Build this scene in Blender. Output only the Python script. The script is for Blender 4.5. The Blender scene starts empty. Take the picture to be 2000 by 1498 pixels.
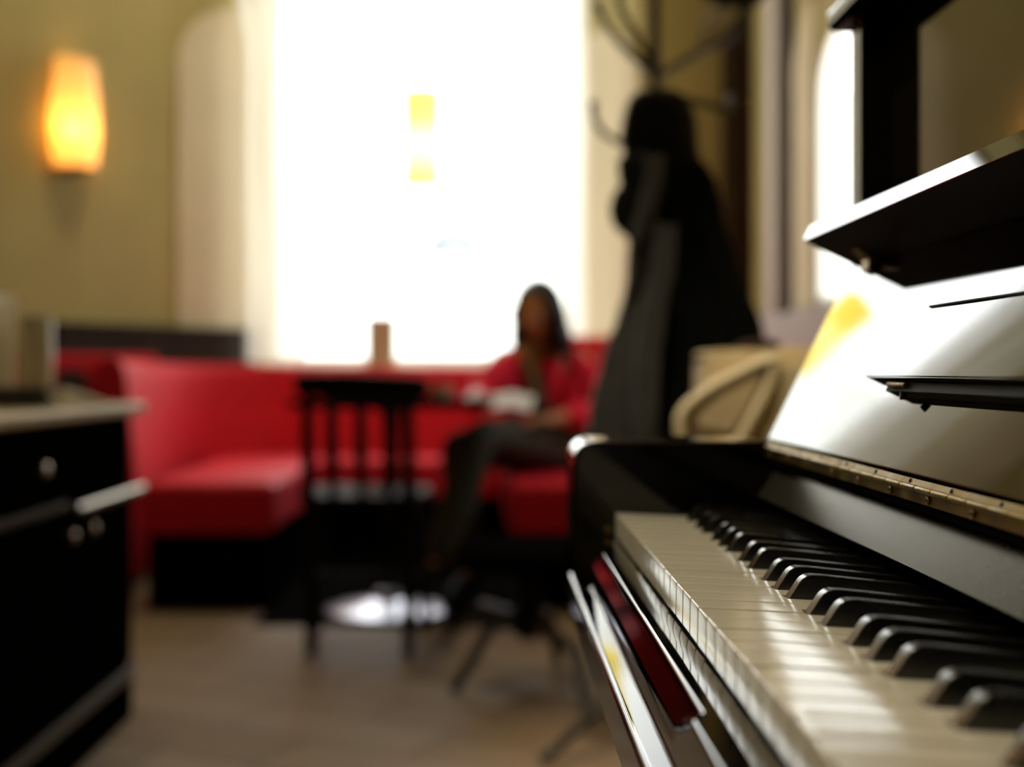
import bpy, bmesh, math, random
from mathutils import Vector, Matrix
random.seed(7)
S = bpy.context.scene
COL = S.collection
F = 2491.0; U0 = 960.0; V0 = 724.0; ZC = 0.84
def px(u, v, Y):                      # photo pixel at depth Y -> point in the room (metres)
    return Vector(((u-U0)*Y/F, Y, ZC-(v-V0)*Y/F))

# ------------------------------------------------------------------ materials
def mat(name, col, rough=0.5, metal=0.0, coat=0.0, noise=0.0, nscale=20, bump=0.0, bscale=60,
        sheen=0.0, spec=0.5, trans=0.0, emis=None, estr=0.0, rnoise=0.0, col2=None, ior=1.5, sub=0.0):
    m = bpy.data.materials.new(name); m.use_nodes = True
    nt = m.node_tree; b = nt.nodes['Principled BSDF']
    c = (*col, 1)
    b.inputs['Base Color'].default_value = c
    b.inputs['Roughness'].default_value = rough
    b.inputs['Metallic'].default_value = metal
    b.inputs['Coat Weight'].default_value = coat
    b.inputs['Coat Roughness'].default_value = 0.03
    b.inputs['Specular IOR Level'].default_value = spec
    b.inputs['IOR'].default_value = ior
    b.inputs['Sheen Weight'].default_value = sheen
    b.inputs['Transmission Weight'].default_value = trans
    b.inputs['Subsurface Weight'].default_value = sub
    if emis:
        b.inputs['Emission Color'].default_value = (*emis, 1)
        b.inputs['Emission Strength'].default_value = estr
    tc = nt.nodes.new('ShaderNodeTexCoord')
    n = nt.nodes.new('ShaderNodeTexNoise'); n.inputs['Scale'].default_value = nscale
    n.inputs['Detail'].default_value = 4
    nt.links.new(tc.outputs['Object'], n.inputs['Vector'])
    if noise > 0 or col2:
        r = nt.nodes.new('ShaderNodeValToRGB')
        if col2 is None:
            a = tuple(max(0, x*(1-noise)) for x in col); d = tuple(min(1, x*(1+noise)) for x in col)
        else: a, d = col, col2
        r.color_ramp.elements[0].position = .35; r.color_ramp.elements[1].position = .65
        r.color_ramp.elements[0].color = (*a, 1); r.color_ramp.elements[1].color = (*d, 1)
        nt.links.new(n.outputs['Fac'], r.inputs['Fac'])
        nt.links.new(r.outputs['Color'], b.inputs['Base Color'])
    if rnoise > 0:
        mr = nt.nodes.new('ShaderNodeMapRange')
        mr.inputs['From Min'].default_value = .3; mr.inputs['From Max'].default_value = .7
        mr.inputs['To Min'].default_value = max(0, rough-rnoise); mr.inputs['To Max'].default_value = rough+rnoise
        nt.links.new(n.outputs['Fac'], mr.inputs['Value'])
        nt.links.new(mr.outputs['Result'], b.inputs['Roughness'])
    if bump > 0:
        n2 = nt.nodes.new('ShaderNodeTexNoise'); n2.inputs['Scale'].default_value = bscale
        n2.inputs['Detail'].default_value = 3
        nt.links.new(tc.outputs['Object'], n2.inputs['Vector'])
        bp = nt.nodes.new('ShaderNodeBump'); bp.inputs['Strength'].default_value = bump
        bp.inputs['Distance'].default_value = .01
        nt.links.new(n2.outputs['Fac'], bp.inputs['Height'])
        nt.links.new(bp.outputs['Normal'], b.inputs['Normal'])
    return m

M = {}
M['ebony']   = mat('ebony_lacquer', (.0035,.0030,.0028), .035, noise=.2, nscale=9, rnoise=.01, spec=.62)
M['satin']   = mat('satin_black', (.003,.0027,.0025), .6, noise=.2, nscale=9, spec=.12)
M['panel']   = mat('upper_panel_lacquer', (.006,.005,.004), .07, noise=.2, nscale=9, rnoise=.02, spec=.6, ior=1.9)
M['dusty']   = mat('dusty_lacquer', (.022,.021,.016), .27, col2=(.034,.032,.025), nscale=300, spec=.15)
M['ivory']   = mat('ivory_plastic', (.80,.745,.58), .10, noise=.015, nscale=30, rnoise=.03, spec=.55)
M['keyblack']= mat('black_key_plastic', (.003,.003,.0025), .26, noise=.1, nscale=30, rnoise=.03, spec=1.0)
M['brass']   = mat('brass', (.17,.11,.014), .40, metal=1, col2=(.27,.18,.030), nscale=70, rnoise=.12, bump=.03, bscale=300)
M['brassd']  = mat('dull_brass', (.30,.20,.07), .35, metal=1, noise=.3, nscale=200)
M['railmetal']=mat('pale_rail_metal', (.55,.53,.48), .25, metal=1, noise=.1)
M['felt']    = mat('black_felt', (.006,.006,.006), .95, bump=.4, bscale=900, noise=.3)
M['ochre']   = mat('ochre_plaster', (.375,.305,.112), .85, noise=.05, nscale=3, bump=.05, bscale=80)
M['beige']   = mat('beige_plaster', (.61,.52,.345), .85, noise=.03, nscale=3, bump=.05, bscale=80)
M['ceil']    = mat('ceiling_paint', (.68,.62,.48), .9, noise=.03, nscale=2)
M['whitep']  = mat('white_paint', (.80,.78,.72), .5, noise=.02)
M['mauve']   = mat('mauve_paint', (.42,.36,.31), .6, noise=.04)
M['darkwood']= mat('dark_brown_wood', (.020,.010,.006), .5, spec=.12, col2=(.035,.018,.010), nscale=14, rnoise=.08)
M['blackwood']=mat('black_wood', (.0035,.003,.003), .6, spec=.12, noise=.3, nscale=20, rnoise=.08)
M['cabinet'] = mat('black_cabinet', (.003,.0027,.002), .7, spec=.0, noise=.3, nscale=10, rnoise=.06)
M['counter'] = mat('cream_stone', (.50,.40,.24), .45, spec=.25, noise=.08, nscale=25)
M['red']     = mat('red_upholstery', (.62,.014,.028), .62, noise=.06, nscale=10, spec=.16, bump=.05, bscale=120)
M['redjack'] = mat('red_jacket_cloth', (.62,.012,.035), .8, noise=.12, nscale=18, bump=.25, bscale=30, spec=.15)
M['plinth']  = mat('black_plinth', (.004,.0035,.0035), .9, spec=.0, noise=.2)
M['chrome']  = mat('chrome', (.42,.40,.43), .30, metal=1, noise=.04, rnoise=.05)
M['steel']   = mat('satin_metal', (.75,.68,.55), .32, metal=1, noise=.05)
M['skin']    = mat('skin', (.42,.17,.07), .5, noise=.06, nscale=40, sub=.1)
M['hair']    = mat('black_hair', (.008,.007,.006), .35, noise=.4, nscale=60, bump=.3, bscale=150)
M['olive']   = mat('olive_trouser_cloth', (.030,.030,.016), .85, noise=.2, nscale=30, bump=.2, bscale=60)
M['shirt']   = mat('dark_shirt', (.018,.015,.008), .8, noise=.3, nscale=40)
M['gold']    = mat('ochre_scarf', (.16,.09,.02), .8, noise=.3, nscale=60)
M['shoe']    = mat('black_shoe_leather', (.006,.005,.005), .7, spec=.1, noise=.2)
M['lip']     = mat('lip', (.24,.05,.04), .45, noise=.05)
M['eyew']    = mat('eye_white', (.6,.57,.52), .3, noise=.02)
M['eyed']    = mat('eye_iris', (.01,.006,.004), .15, noise=.2)
M['paper']   = mat('white_paper', (.74,.72,.70), .7, noise=.04, nscale=30)
M['coat']    = mat('black_green_wool', (.0022,.0028,.0018), .9, noise=.3, nscale=25, bump=.3, bscale=60, spec=.1)
M['coatg']   = mat('grey_brown_wool', (.022,.020,.015), .9, noise=.2, nscale=25, bump=.3, bscale=60, sheen=.2)
M['fur']     = mat('black_fur_trim', (.003,.0036,.0025), .9, spec=.1, noise=.4, nscale=120, bump=.7, bscale=160, sheen=.15)
M['rack']    = mat('grey_rack_metal', (.10,.095,.08), .4, metal=.6, noise=.1)
M['scarfw']  = mat('pale_grey_knit', (.80,.74,.66), .9, noise=.1, nscale=60, bump=.4, bscale=120)
M['leather'] = mat('cream_leather', (.60,.49,.29), .5, noise=.04, nscale=12, bump=.06, bscale=90)
M['leathert']= mat('tan_leather', (.52,.40,.22), .55, noise=.05, nscale=12, bump=.06, bscale=90)
M['lilac']   = mat('pale_mauve_upholstery', (.42,.36,.35), .7, noise=.05, nscale=8, bump=.1, bscale=80)
#M['glazed']  = mat('frosted_white_glass', (.93,.95,.93), .3, trans=.6, noise=.02)
M['plate']   = mat('grey_stoneware', (.11,.11,.09), .3, noise=.1)
M['napkin']  = mat('cream_napkin', (.56,.49,.36), .8, noise=.05, bump=.1)
M['pull']    = mat('dull_pull_rail', (.34,.30,.24), .4, metal=1, noise=.05)
M['darkfab'] = mat('dark_cushion_fabric', (.022,.006,.006), .8, noise=.2, bump=.1)
M['fac']     = mat('pale_facade_render', (.80,.80,.76), .9, noise=.03, nscale=1)
M['facdark'] = mat('grey_arch_shutter', (.17,.18,.20), .8, noise=.1, nscale=2)
M['street']  = mat('street_paving', (.55,.55,.52), .9, noise=.06, nscale=3)
M['vase']    = mat('cream_wood_turned', (.58,.50,.32), .5, noise=.06)

def lamp_mat(name, c1, c2, s1, s2, axis_len, pos=.35, topk=.6):
    """glass lamp shade with a bulb glowing inside: light falls off along the shade"""
    m = mat(name, (.75,.60,.30), .35)
    nt = m.node_tree; b = nt.nodes['Principled BSDF']
    tc = nt.nodes.new('ShaderNodeTexCoord'); sp = nt.nodes.new('ShaderNodeSeparateXYZ')
    nt.links.new(tc.outputs['Object'], sp.inputs[0])
    mr = nt.nodes.new('ShaderNodeMapRange'); mr.inputs['From Min'].default_value = 0; mr.inputs['From Max'].default_value = axis_len
    nt.links.new(sp.outputs['Z'], mr.inputs['Value'])
    r = nt.nodes.new('ShaderNodeValToRGB')
    r.color_ramp.interpolation = 'EASE'
    e = r.color_ramp.elements
    e[0].position = 0; e[0].color = (*[x*s2 for x in c2], 1)
    e[1].position = 1; e[1].color = (*[x*s2*topk for x in c2], 1)
    k = e.new(pos); k.color = (*[x*s1 for x in c1], 1)
    k = e.new(min(.95, pos+.3)); k.color = (*[x*s2 for x in c2], 1)
    nt.links.new(mr.outputs['Result'], r.inputs['Fac'])
    nt.links.new(r.outputs['Color'], b.inputs['Emission Color'])
    b.inputs['Emission Strength'].default_value = 1
    return m

def glass_mat():
    m = bpy.data.materials.new('window_glass'); m.use_nodes = True
    nt = m.node_tree; nt.nodes.clear()
    o = nt.nodes.new('ShaderNodeOutputMaterial'); t = nt.nodes.new('ShaderNodeBsdfTransparent')
    t.inputs['Color'].default_value = (.97,.98,.97,1)
    g = nt.nodes.new('ShaderNodeBsdfGlossy'); g.inputs['Roughness'].default_value = .02
    mx = nt.nodes.new('ShaderNodeMixShader'); fr0 = nt.nodes.new('ShaderNodeFresnel'); fr0.inputs['IOR'].default_value = 1.45
    ge = nt.nodes.new('ShaderNodeNewGeometry'); fr = nt.nodes.new('ShaderNodeMath'); fr.operation = 'MULTIPLY'
    iv = nt.nodes.new('ShaderNodeMath'); iv.operation = 'SUBTRACT'; iv.inputs[0].default_value = 1
    nt.links.new(ge.outputs['Backfacing'], iv.inputs[1]); nt.links.new(iv.outputs[0], fr.inputs[1]); nt.links.new(fr0.outputs[0], fr.inputs[0])
    nt.links.new(fr.outputs[0], mx.inputs[0]); nt.links.new(t.outputs[0], mx.inputs[1]); nt.links.new(g.outputs[0], mx.inputs[2])
    nt.links.new(mx.outputs[0], o.inputs[0]); return m
M['glass'] = glass_mat()
def sheer_mat():
    m = bpy.data.materials.new('sheer_curtain'); m.use_nodes = True
    nt = m.node_tree; nt.nodes.clear()
    o = nt.nodes.new('ShaderNodeOutputMaterial')
    d = nt.nodes.new('ShaderNodeBsdfDiffuse'); d.inputs['Color'].default_value = (.92,.90,.84,1)
    t = nt.nodes.new('ShaderNodeBsdfTranslucent'); t.inputs['Color'].default_value = (.93,.90,.82,1)
    tr = nt.nodes.new('ShaderNodeBsdfTransparent')
    a = nt.nodes.new('ShaderNodeMixShader'); a.inputs[0].default_value = .72
    b = nt.nodes.new('ShaderNodeMixShader')
    wv = nt.nodes.new('ShaderNodeTexWave'); wv.inputs['Scale'].default_value = 40; wv.inputs['Distortion'].default_value = 1
    mr = nt.nodes.new('ShaderNodeMapRange'); mr.inputs['To Min'].default_value = .16; mr.inputs['To Max'].default_value = .30
    tc = nt.nodes.new('ShaderNodeTexCoord'); nt.links.new(tc.outputs['Object'], wv.inputs['Vector'])
    nt.links.new(wv.outputs['Fac'], mr.inputs['Value']); nt.links.new(mr.outputs['Result'], b.inputs[0])
    nt.links.new(d.outputs[0], a.inputs[1]); nt.links.new(t.outputs[0], a.inputs[2])
    nt.links.new(a.outputs[0], b.inputs[1]); nt.links.new(tr.outputs[0], b.inputs[2])
    nt.links.new(b.outputs[0], o.inputs[0]); return m
M['sheer'] = sheer_mat()
M['frost'] = sheer_mat(); M['frost'].name = 'frosted_white_glass'
for n_ in M['frost'].node_tree.nodes:
    if n_.type == 'MAP_RANGE': n_.inputs['To Min'].default_value = 0; n_.inputs['To Max'].default_value = .04
def floor_shading():
    m = mat('floor_boards', (.2,.13,.07), .6, spec=.22)
    nt = m.node_tree; b = nt.nodes['Principled BSDF']
    tc = nt.nodes.new('ShaderNodeTexCoord')
    mp = nt.nodes.new('ShaderNodeMapping'); mp.inputs['Rotation'].default_value = (0,0,.5)
    br = nt.nodes.new('ShaderNodeTexBrick'); br.inputs['Scale'].default_value = 1.5
    br.inputs['Color1'].default_value = (.165,.105,.06,1); br.inputs['Color2'].default_value = (.30,.24,.185,1)
    br.inputs['Mortar'].default_value = (.07,.045,.028,1); br.inputs['Mortar Size'].default_value = .012
    br.inputs['Brick Width'].default_value = .75; br.inputs['Row Height'].default_value = .32
    n = nt.nodes.new('ShaderNodeTexNoise'); n.inputs['Scale'].default_value = 1.7; n.inputs['Detail'].default_value = 3
    mx = nt.nodes.new('ShaderNodeMixRGB'); mx.blend_type = 'MIX'
    mx.inputs[2].default_value = (.27,.175,.085,1)
    nt.links.new(tc.outputs['Object'], mp.inputs[0]); nt.links.new(mp.outputs[0], br.inputs[0])
    nt.links.new(tc.outputs['Object'], n.inputs['Vector'])
    nt.links.new(n.outputs['Fac'], mx.inputs[0]); nt.links.new(br.outputs[0], mx.inputs[1])
    nt.links.new(mx.outputs[0], b.inputs['Base Color'])
    return m
M['floor'] = floor_shading()

# ------------------------------------------------------------------ mesh helpers
def finish(name, bm, m, parent=None, smooth=True, ang=40, wn=True):
    bmesh.ops.recalc_face_normals(bm, faces=bm.faces)
    me = bpy.data.meshes.new(name); bm.to_mesh(me); bm.free()
    if smooth:
        me.polygons.foreach_set('use_smooth', [True]*len(me.polygons))
        me.set_sharp_from_angle(angle=math.radians(ang))
    for mm in (m if isinstance(m, (list, tuple)) else [m]): me.materials.append(mm)
    o = bpy.data.objects.new(name, me); COL.objects.link(o)
    if smooth and wn:
        wn_ = o.modifiers.new('weighted_normals', 'WEIGHTED_NORMAL'); wn_.keep_sharp = True; wn_.weight = 100; wn_.mode = 'FACE_AREA'
    if parent:
        o.parent = parent; o.matrix_parent_inverse = parent_inv(parent)
    return o
def parent_inv(p):
    mw = Matrix.Identity(4); q = p
    chain = []
    while q: chain.append(q); q = q.parent
    for q in reversed(chain):
        mw = mw @ q.matrix_parent_inverse @ q.matrix_basis
    return mw.inverted()
def tag(o, label, cat, group=None, kind=None):
    if label: o['label'] = label
    if cat: o['category'] = cat
    if group: o['group'] = group
    if kind: o['kind'] = kind
    return o
def thing(name, label, cat, loc=(0,0,0), group=None):
    o = bpy.data.objects.new(name, None); COL.objects.link(o); o.location = loc
    o.empty_display_size = .1
    return tag(o, label, cat, group)
def struct(name, bm, m, smooth=False):
    o = finish(name, bm, m, None, smooth); o['kind'] = 'structure'; return o
def add(dst, src):
    me = bpy.data.meshes.new('t'); src.to_mesh(me); src.free(); dst.from_mesh(me); bpy.data.meshes.remove(me)
def box(bm, x0, x1, y0, y1, z0, z1, bev=0.0, seg=2):
    t = bmesh.new(); bmesh.ops.create_cube(t, size=1)
    for v in t.verts:
        v.co = Vector((x0+(v.co.x+.5)*(x1-x0), y0+(v.co.y+.5)*(y1-y0), z0+(v.co.z+.5)*(z1-z0)))
    if bev > 0: bmesh.ops.bevel(t, geom=t.edges[:], offset=bev, segments=seg, affect='EDGES', profile=.5)
    add(bm, t); return bm
def B(*a, **k): return box(bmesh.new(), *a, **k)
def prism(bm, pts, axis, a0, a1, bev=0.0, seg=2):
    """polygon pts (2-D) extruded along axis: 'y' pts=(x,z); 'z' pts=(x,y); 'x' pts=(y,z)"""
    t = bmesh.new()
    def P(p, a):
        return {'y': (p[0], a, p[1]), 'z': (p[0], p[1], a), 'x': (a, p[0], p[1])}[axis]
    A = [t.verts.new(P(p, a0)) for p in pts]; Bv = [t.verts.new(P(p, a1)) for p in pts]
    t.faces.new(A); t.faces.new(Bv[::-1]); n = len(pts)
    for i in range(n): t.faces.new((A[i], A[(i+1)%n], Bv[(i+1)%n], Bv[i]))
    bmesh.ops.recalc_face_normals(t, faces=t.faces)
    if bev > 0: bmesh.ops.bevel(t, geom=t.edges[:], offset=bev, segments=seg, affect='EDGES', profile=.5)
    add(bm, t); return bm
def loft(bm, rings, cap=True, closed=True):
    vs = [[bm.verts.new(p) for p in r] for r in rings]; n = len(rings[0])
    for a, b in zip(vs[:-1], vs[1:]):
        for i in range(n if closed else n-1):
            bm.faces.new((a[i], a[(i+1)%n], b[(i+1)%n], b[i]))
    if cap and closed:
        bm.faces.new(vs[0][::-1]); bm.faces.new(vs[-1])
    return bm
def lathe(bm, prof, c=(0,0), seg=28, cap=True):
    rings = [[(c[0]+r*math.cos(2*math.pi*i/seg), c[1]+r*math.sin(2*math.pi*i/seg), z) for i in range(seg)] for r, z in prof]
    return loft(bm, rings, cap)
def tube(bm, pts, rad, seg=10, cap=True):
    pts = [Vector(p) for p in pts]; n = len(pts)
    if not isinstance(rad, (list, tuple)): rad = [rad]*n
    rings = []; prev = None
    for i, p in enumerate(pts):
        d = (pts[min(i+1, n-1)]-pts[max(i-1, 0)]).normalized()
        a = d.cross(Vector((0,0,1))) if prev is None else prev - d*prev.dot(d)
        if a.length < 1e-4: a = d.cross(Vector((1,0,0)))
        a.normalize(); prev = a; b = d.cross(a)
        rings.append([p + (a*math.cos(2*math.pi*k/seg) + b*math.sin(2*math.pi*k/seg))*rad[i] for k in range(seg)])
    return loft(bm, rings, cap)
def spline(pts, n=8):
    pts = [Vector(p) for p in pts]; out = []
    P = [pts[0]]+pts+[pts[-1]]
    for i in range(1, len(P)-2):
        for k in range(n):
            t = k/n; p0, p1, p2, p3 = P[i-1], P[i], P[i+1], P[i+2]
            out.append(.5*((2*p1)+(-p0+p2)*t+(2*p0-5*p1+4*p2-p3)*t*t+(-p0+3*p1-3*p2+p3)*t**3))
    out.append(pts[-1]); return out
def smstep(t): t = max(0, min(1, t)); return t*t*(3-2*t)

# ================================================================== THE ROOM
WY = 6.30
P0 = Vector((-1.19, 6.28)); P1 = Vector((-1.816, 5.26))
wd = (P1-P0).normalized(); wn = Vector((-wd.y, wd.x))       # normal
if wn.dot(Vector((1,-1))) < 0: wn = -wn
def on_wall(u):                                            # where ray u meets the slanted wall
    s = (u-U0)/F
    # P0 + t*wd : x = s*y
    t = (s*P0.y-P0.x)/(wd.x-s*wd.y); return t
def W(t, off=0): p = P0+wd*t+wn*off; return (p.x, p.y)
struct('floor', B(-2.9, 1.5, -2.6, 6.6, -.1, 0), M['floor'])
struct('ceiling', B(-2.9, 1.5, -2.6, 6.6, 3.90, 4.0), M['ceil'])
# window wall with arched opening
OX0, OX1, OZ0, OZ1 = -1.17, .50, .82, 3.42
bm = bmesh.new()
box(bm, -1.45, OX0, WY, WY+.45, 0, 3.90); prism(bm, [(.735, WY), (1.45, WY), (1.45, WY+.45), (OX1, WY+.45), (OX1, WY+.34)], 'z', 0, 3.90); box(bm, OX0, .735, WY, WY+.45, 0, OZ0)
arc = [(OX0, 3.90), (OX0, 2.98)]
for i in range(1, 24):
    a = math.pi-math.pi*i/24; arc.append(((OX0+OX1)/2+math.cos(a)*(OX1-OX0)/2, 2.98+math.sin(a)*.44))
arc += [(OX1, 2.98), (OX1, 3.90)]
t_ = bmesh.new()
for p, q in zip(arc[1:-2], arc[2:-1]):
    prism(bm, [p, q, (q[0], 3.90), (p[0], 3.90)], 'y', WY+.15, WY+.45)
t_.free()
box(bm, OX0, .735, WY, WY+.16, 3.43, 3.90)
struct('wall_back', bm, M['ochre'])
# slanted wall on the left, then the long left wall
tEnd = 2.75
a0 = W(-.05); a1 = W(tEnd); b0 = W(-.05, -.2); b1 = W(tEnd, -.2)
struct('wall_left', prism(bmesh.new(), [a0, a1, b1, b0], 'z', 0, 3.90), M['ochre'])
struct('wall_side', B(a1[0]-.2, a1[0]+.0, -2.6, a1[1]+.05, 0, 3.90), M['ochre'])
struct('wall_front', B(-2.9, 1.5, -2.6, -2.4, 0, 3.90), M['ochre'])
# right: shallow wall behind piano, deeper wall with the narrow window further on
struct('wall_right', B(.80, 1.5, -2.4, 2.5, 0, 3.90), M['ochre'])
RX = 1.25; wy0, wy1, wz0, wz1 = 4.33, 4.90, 1.09, 2.10
bm = bmesh.new()
box(bm, RX, RX+.05, 2.5, wy0, 0, 3.90); box(bm, RX, RX+.05, wy1, WY, 0, 3.90); box(bm, RX, RX+.05, wy0, wy1, 0, wz0)
N = 16; cy = (wy0+wy1)/2; hw = (wy1-wy0)/2
pr = [(cy-hw*math.cos(math.pi*i/N), wz1-.26+.26*math.sin(math.pi*i/N)) for i in range(N+1)]
for p, q in zip(pr[:-1], pr[1:]): prism(bm, [p, q, (q[0], 3.90), (p[0], 3.90)], 'x', RX, RX+.05)
struct('wall_far_right', bm, M['ochre'])
bm = bmesh.new(); prism(bm, [(5.24, 1.08), (4.915, 1.08), (4.915, 2.28)] + [(4.915+.325*math.sin(math.pi/2*i/12), 2.04+.24*math.cos(math.pi/2*i/12)) for i in range(1, 13)], 'x', RX-.012, RX)
struct('trim_1', bm, M['beige'])
struct('trim_2', B(RX-.05, RX, 5.40, 5.60, 0, 3.90, bev=.01), M['mauve'])
struct('trim_3', B(RX-.03, RX, 5.25, 5.335, 0, 3.90, bev=.004), M['darkwood'])
struct('trim_4', B(1.135, RX, 6.10, WY, 0, 3.90, bev=.006), M['darkwood'])
# beige arched plaster panels beside the window
tn = on_wall(345); topz = 2.60
def wall_panel(t0, t1, z0, zt, ex, ez, off, curve_at):
    pts = [(t0, z0), (t1, z0)]
    n = 14
    if curve_at == 't1':
        for i in range(n+1):
            a = math.pi/2*i/n; pts.append((t1-ex+ex*math.cos(a), zt-ez+ez*math.sin(a)))
        pts.append((t0, zt))
    return pts
pp = wall_panel(.0, tn, 1.03, topz, .50, .34, 0, 't1')
bm = bmesh.new()
A = [bm.verts.new((*W(t, .012), z)) for t, z in pp]; Bv = [bm.verts.new((*W(t, -.01), z)) for t, z in pp]
bm.faces.new(A); bm.faces.new(Bv[::-1])
for i in range(len(A)): bm.faces.new((A[i], A[(i+1)%len(A)], Bv[(i+1)%len(A)], Bv[i]))
struct('trim_5', bm, M['beige'])
sp0, sp1 = Vector((OX1, WY+.34)), Vector((.735, WY)); sdn = (sp1-sp0); SL = sdn.length; sdn.normalize(); spn = Vector((-sdn.y, sdn.x))
if spn.y > 0: spn = -spn
pts = [(.0, .86), (SL, .86), (SL, 2.25)]
for i in range(1, 12):
    a = math.pi/2*i/11; pts.append((SL-.30+.30*math.cos(a), 2.25+.33*math.sin(a)))
pts.append((0, 2.58))
bm = bmesh.new()
A = [bm.verts.new((*(sp0+sdn*t+spn*.012), z)) for t, z in pts]; Bv = [bm.verts.new((*(sp0+sdn*t-spn*.005), z)) for t, z in pts]
bm.faces.new(A); bm.faces.new(Bv[::-1])
for i in range(len(A)): bm.faces.new((A[i], A[(i+1)%len(A)], Bv[(i+1)%len(A)], Bv[i]))
struct('trim_6', bm, M['beige'])
# wainscot on slanted wall
bm = bmesh.new(); q0 = W(0, 0); q1 = W(1.22, 0); q2 = W(1.22, .05); q3 = W(0, .05)
prism(bm, [q0, q1, q2, q3], 'z', 0, 1.035)
q2 = W(1.22, .075); q3 = W(0, .075); prism(bm, [q0, q1, q2, q3], 'z', 1.015, 1.04)
struct('trim_7', bm, M['darkwood'])
# windows
def window(name, x0, x1, z0, z1, y):
    bm = bmesh.new(); w = .055
    box(bm, x0, x0+w, y, y+.06, z0, z1, .004); box(bm, x1-w, x1, y, y+.06, z0, z1, .004)
    box(bm, x0+w, x1-w, y, y+.06, z0, z0+w, .004); box(bm, x0+w, x1-w, y, y+.06, z1-w, z1, .004)
    fr = finish(name, bm, M['whitep'], smooth=False); fr['kind'] = 'structure'
    finish('pane', B(x0+w-.005, x1-w+.005, y+.026, y+.032, z0+w-.005, z1-w+.005), M['glass'], fr, smooth=False)
    finish('sill', B(x0-.03, x1+.03, WY-.10, y+.02, z0-.035, z0, .006), M['whitep'], fr)
    return fr
window('window_1', OX0, OX1, OZ0+.035, 3.41, WY+.37)
bm = bmesh.new()
x = RX+.003; w = .03
box(bm, x, x+.05, wy0, wy0+w, wz0, wz1-.1, .003); box(bm, x, x+.05, wy1-w, wy1, wz0, wz1-.1, .003); box(bm, x, x+.05, wy0, wy1, wz0, wz0+w, .003)
rings = []
for p in pr:
    d = Vector((p[0]-cy, p[1]-(wz1-.26)));  k = .92
    o_, i_ = Vector(p), Vector((cy+(p[0]-cy)*k, wz1-.26+(p[1]-wz1+.26)*k))
    rings.append([(x, o_.x, o_.y), (x+.05, o_.x, o_.y), (x+.05, i_.x, i_.y), (x, i_.x, i_.y)])
loft(bm, rings)
fr2 = finish('window_2', bm, M['whitep'], smooth=False); fr2['kind'] = 'structure'
gp = [(wy0+.02, wz0+.02), (wy1-.02, wz0+.02)] + [(cy+(p[0]-cy)*.95, wz1-.26+(p[1]-wz1+.26)*.95) for p in pr[::-1]]
finish('pane', prism(bmesh.new(), gp, 'x', x+.022, x+.028), M['glass'], fr2, smooth=False)
# sheer curtains
def curtain(name, x0, x1, y, label, ph, flare=0.):
    r = thing(name, label, 'curtain', ((x0+x1)/2, y, OZ0+.06))
    nx, nz = 60, 24; bm = bmesh.new(); rows = []
    for j in range(nz+1):
        z = OZ0+.06+(3.50-OZ0-.06)*j/nz; row = []
        for i in range(nx+1):
            s = i/nx; xx = x0+(x1-x0)*s - flare*smstep((z-2.35)/.4)*(1-s)
            yy = y+.022*math.sin(s*math.pi*2*(x1-x0)/.085+ph)+.006*math.sin(z*5+s*9)
            row.append(bm.verts.new((xx, yy, z)))
        rows.append(row)
    for a, b in zip(rows[:-1], rows[1:]):
        for i in range(nx): bm.faces.new((a[i], a[i+1], b[i+1], b[i]))
    bmesh.ops.solidify(bm, geom=bm.faces[:], thickness=.0015)
    finish('curtain_cloth', bm, M['sheer'], r)
    b2 = bmesh.new(); tube(b2, [(x0-.05-flare, y, 3.52), (x1+.05, y, 3.52)], .012); finish('curtain_rod', b2, M['steel'], r)
curtain('sheer_curtain', -1.185, -.90, 6.14, 'gathered white sheer curtain at the left side of the big window', .3, .065)
curtain('sheer_curtain', .375, .485, 6.40, 'narrow white sheer curtain at the right side of the big window', 1.1)

# outside: pale facade across the street with a grey arch
struct('ground', B(-14, 14, 6.6, 22, -.6, -.5), M['street'])
bm = B(-12, 12, 20, 20.5, -.5, 5.2)
fa = thing('building', 'pale overexposed facade with a grey arched opening seen through the window', 'building', (0, 20, -.5))
finish('facade', bm, M['fac'], fa, smooth=False)
c = px(887, 500, 19.98); r = 58*19.98/F
pts = [(c.x-r, c.z)] + [(c.x-r*math.cos(math.pi*i/16), c.z+r*math.sin(math.pi*i/16)*.95) for i in range(1, 16)] + [(c.x+r, c.z)]
finish('arch_shutter', prism(bmesh.new(), pts, 'y', 19.93, 19.999), M['facdark'], fa)

# ================================================================== PIANO
XF = .097; YK = .998; KW = .0235; ZK = .729
def ztop(x): return ZK-.05*(x-XF)
piano = thing('upright_piano', 'glossy black upright piano with open fallboard in the foreground', 'piano', (.45, .386, 0))
def pp_(name, bm, m, **k): return finish(name, bm, m, piano, **k)
NEAR = YK-52*KW
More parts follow.
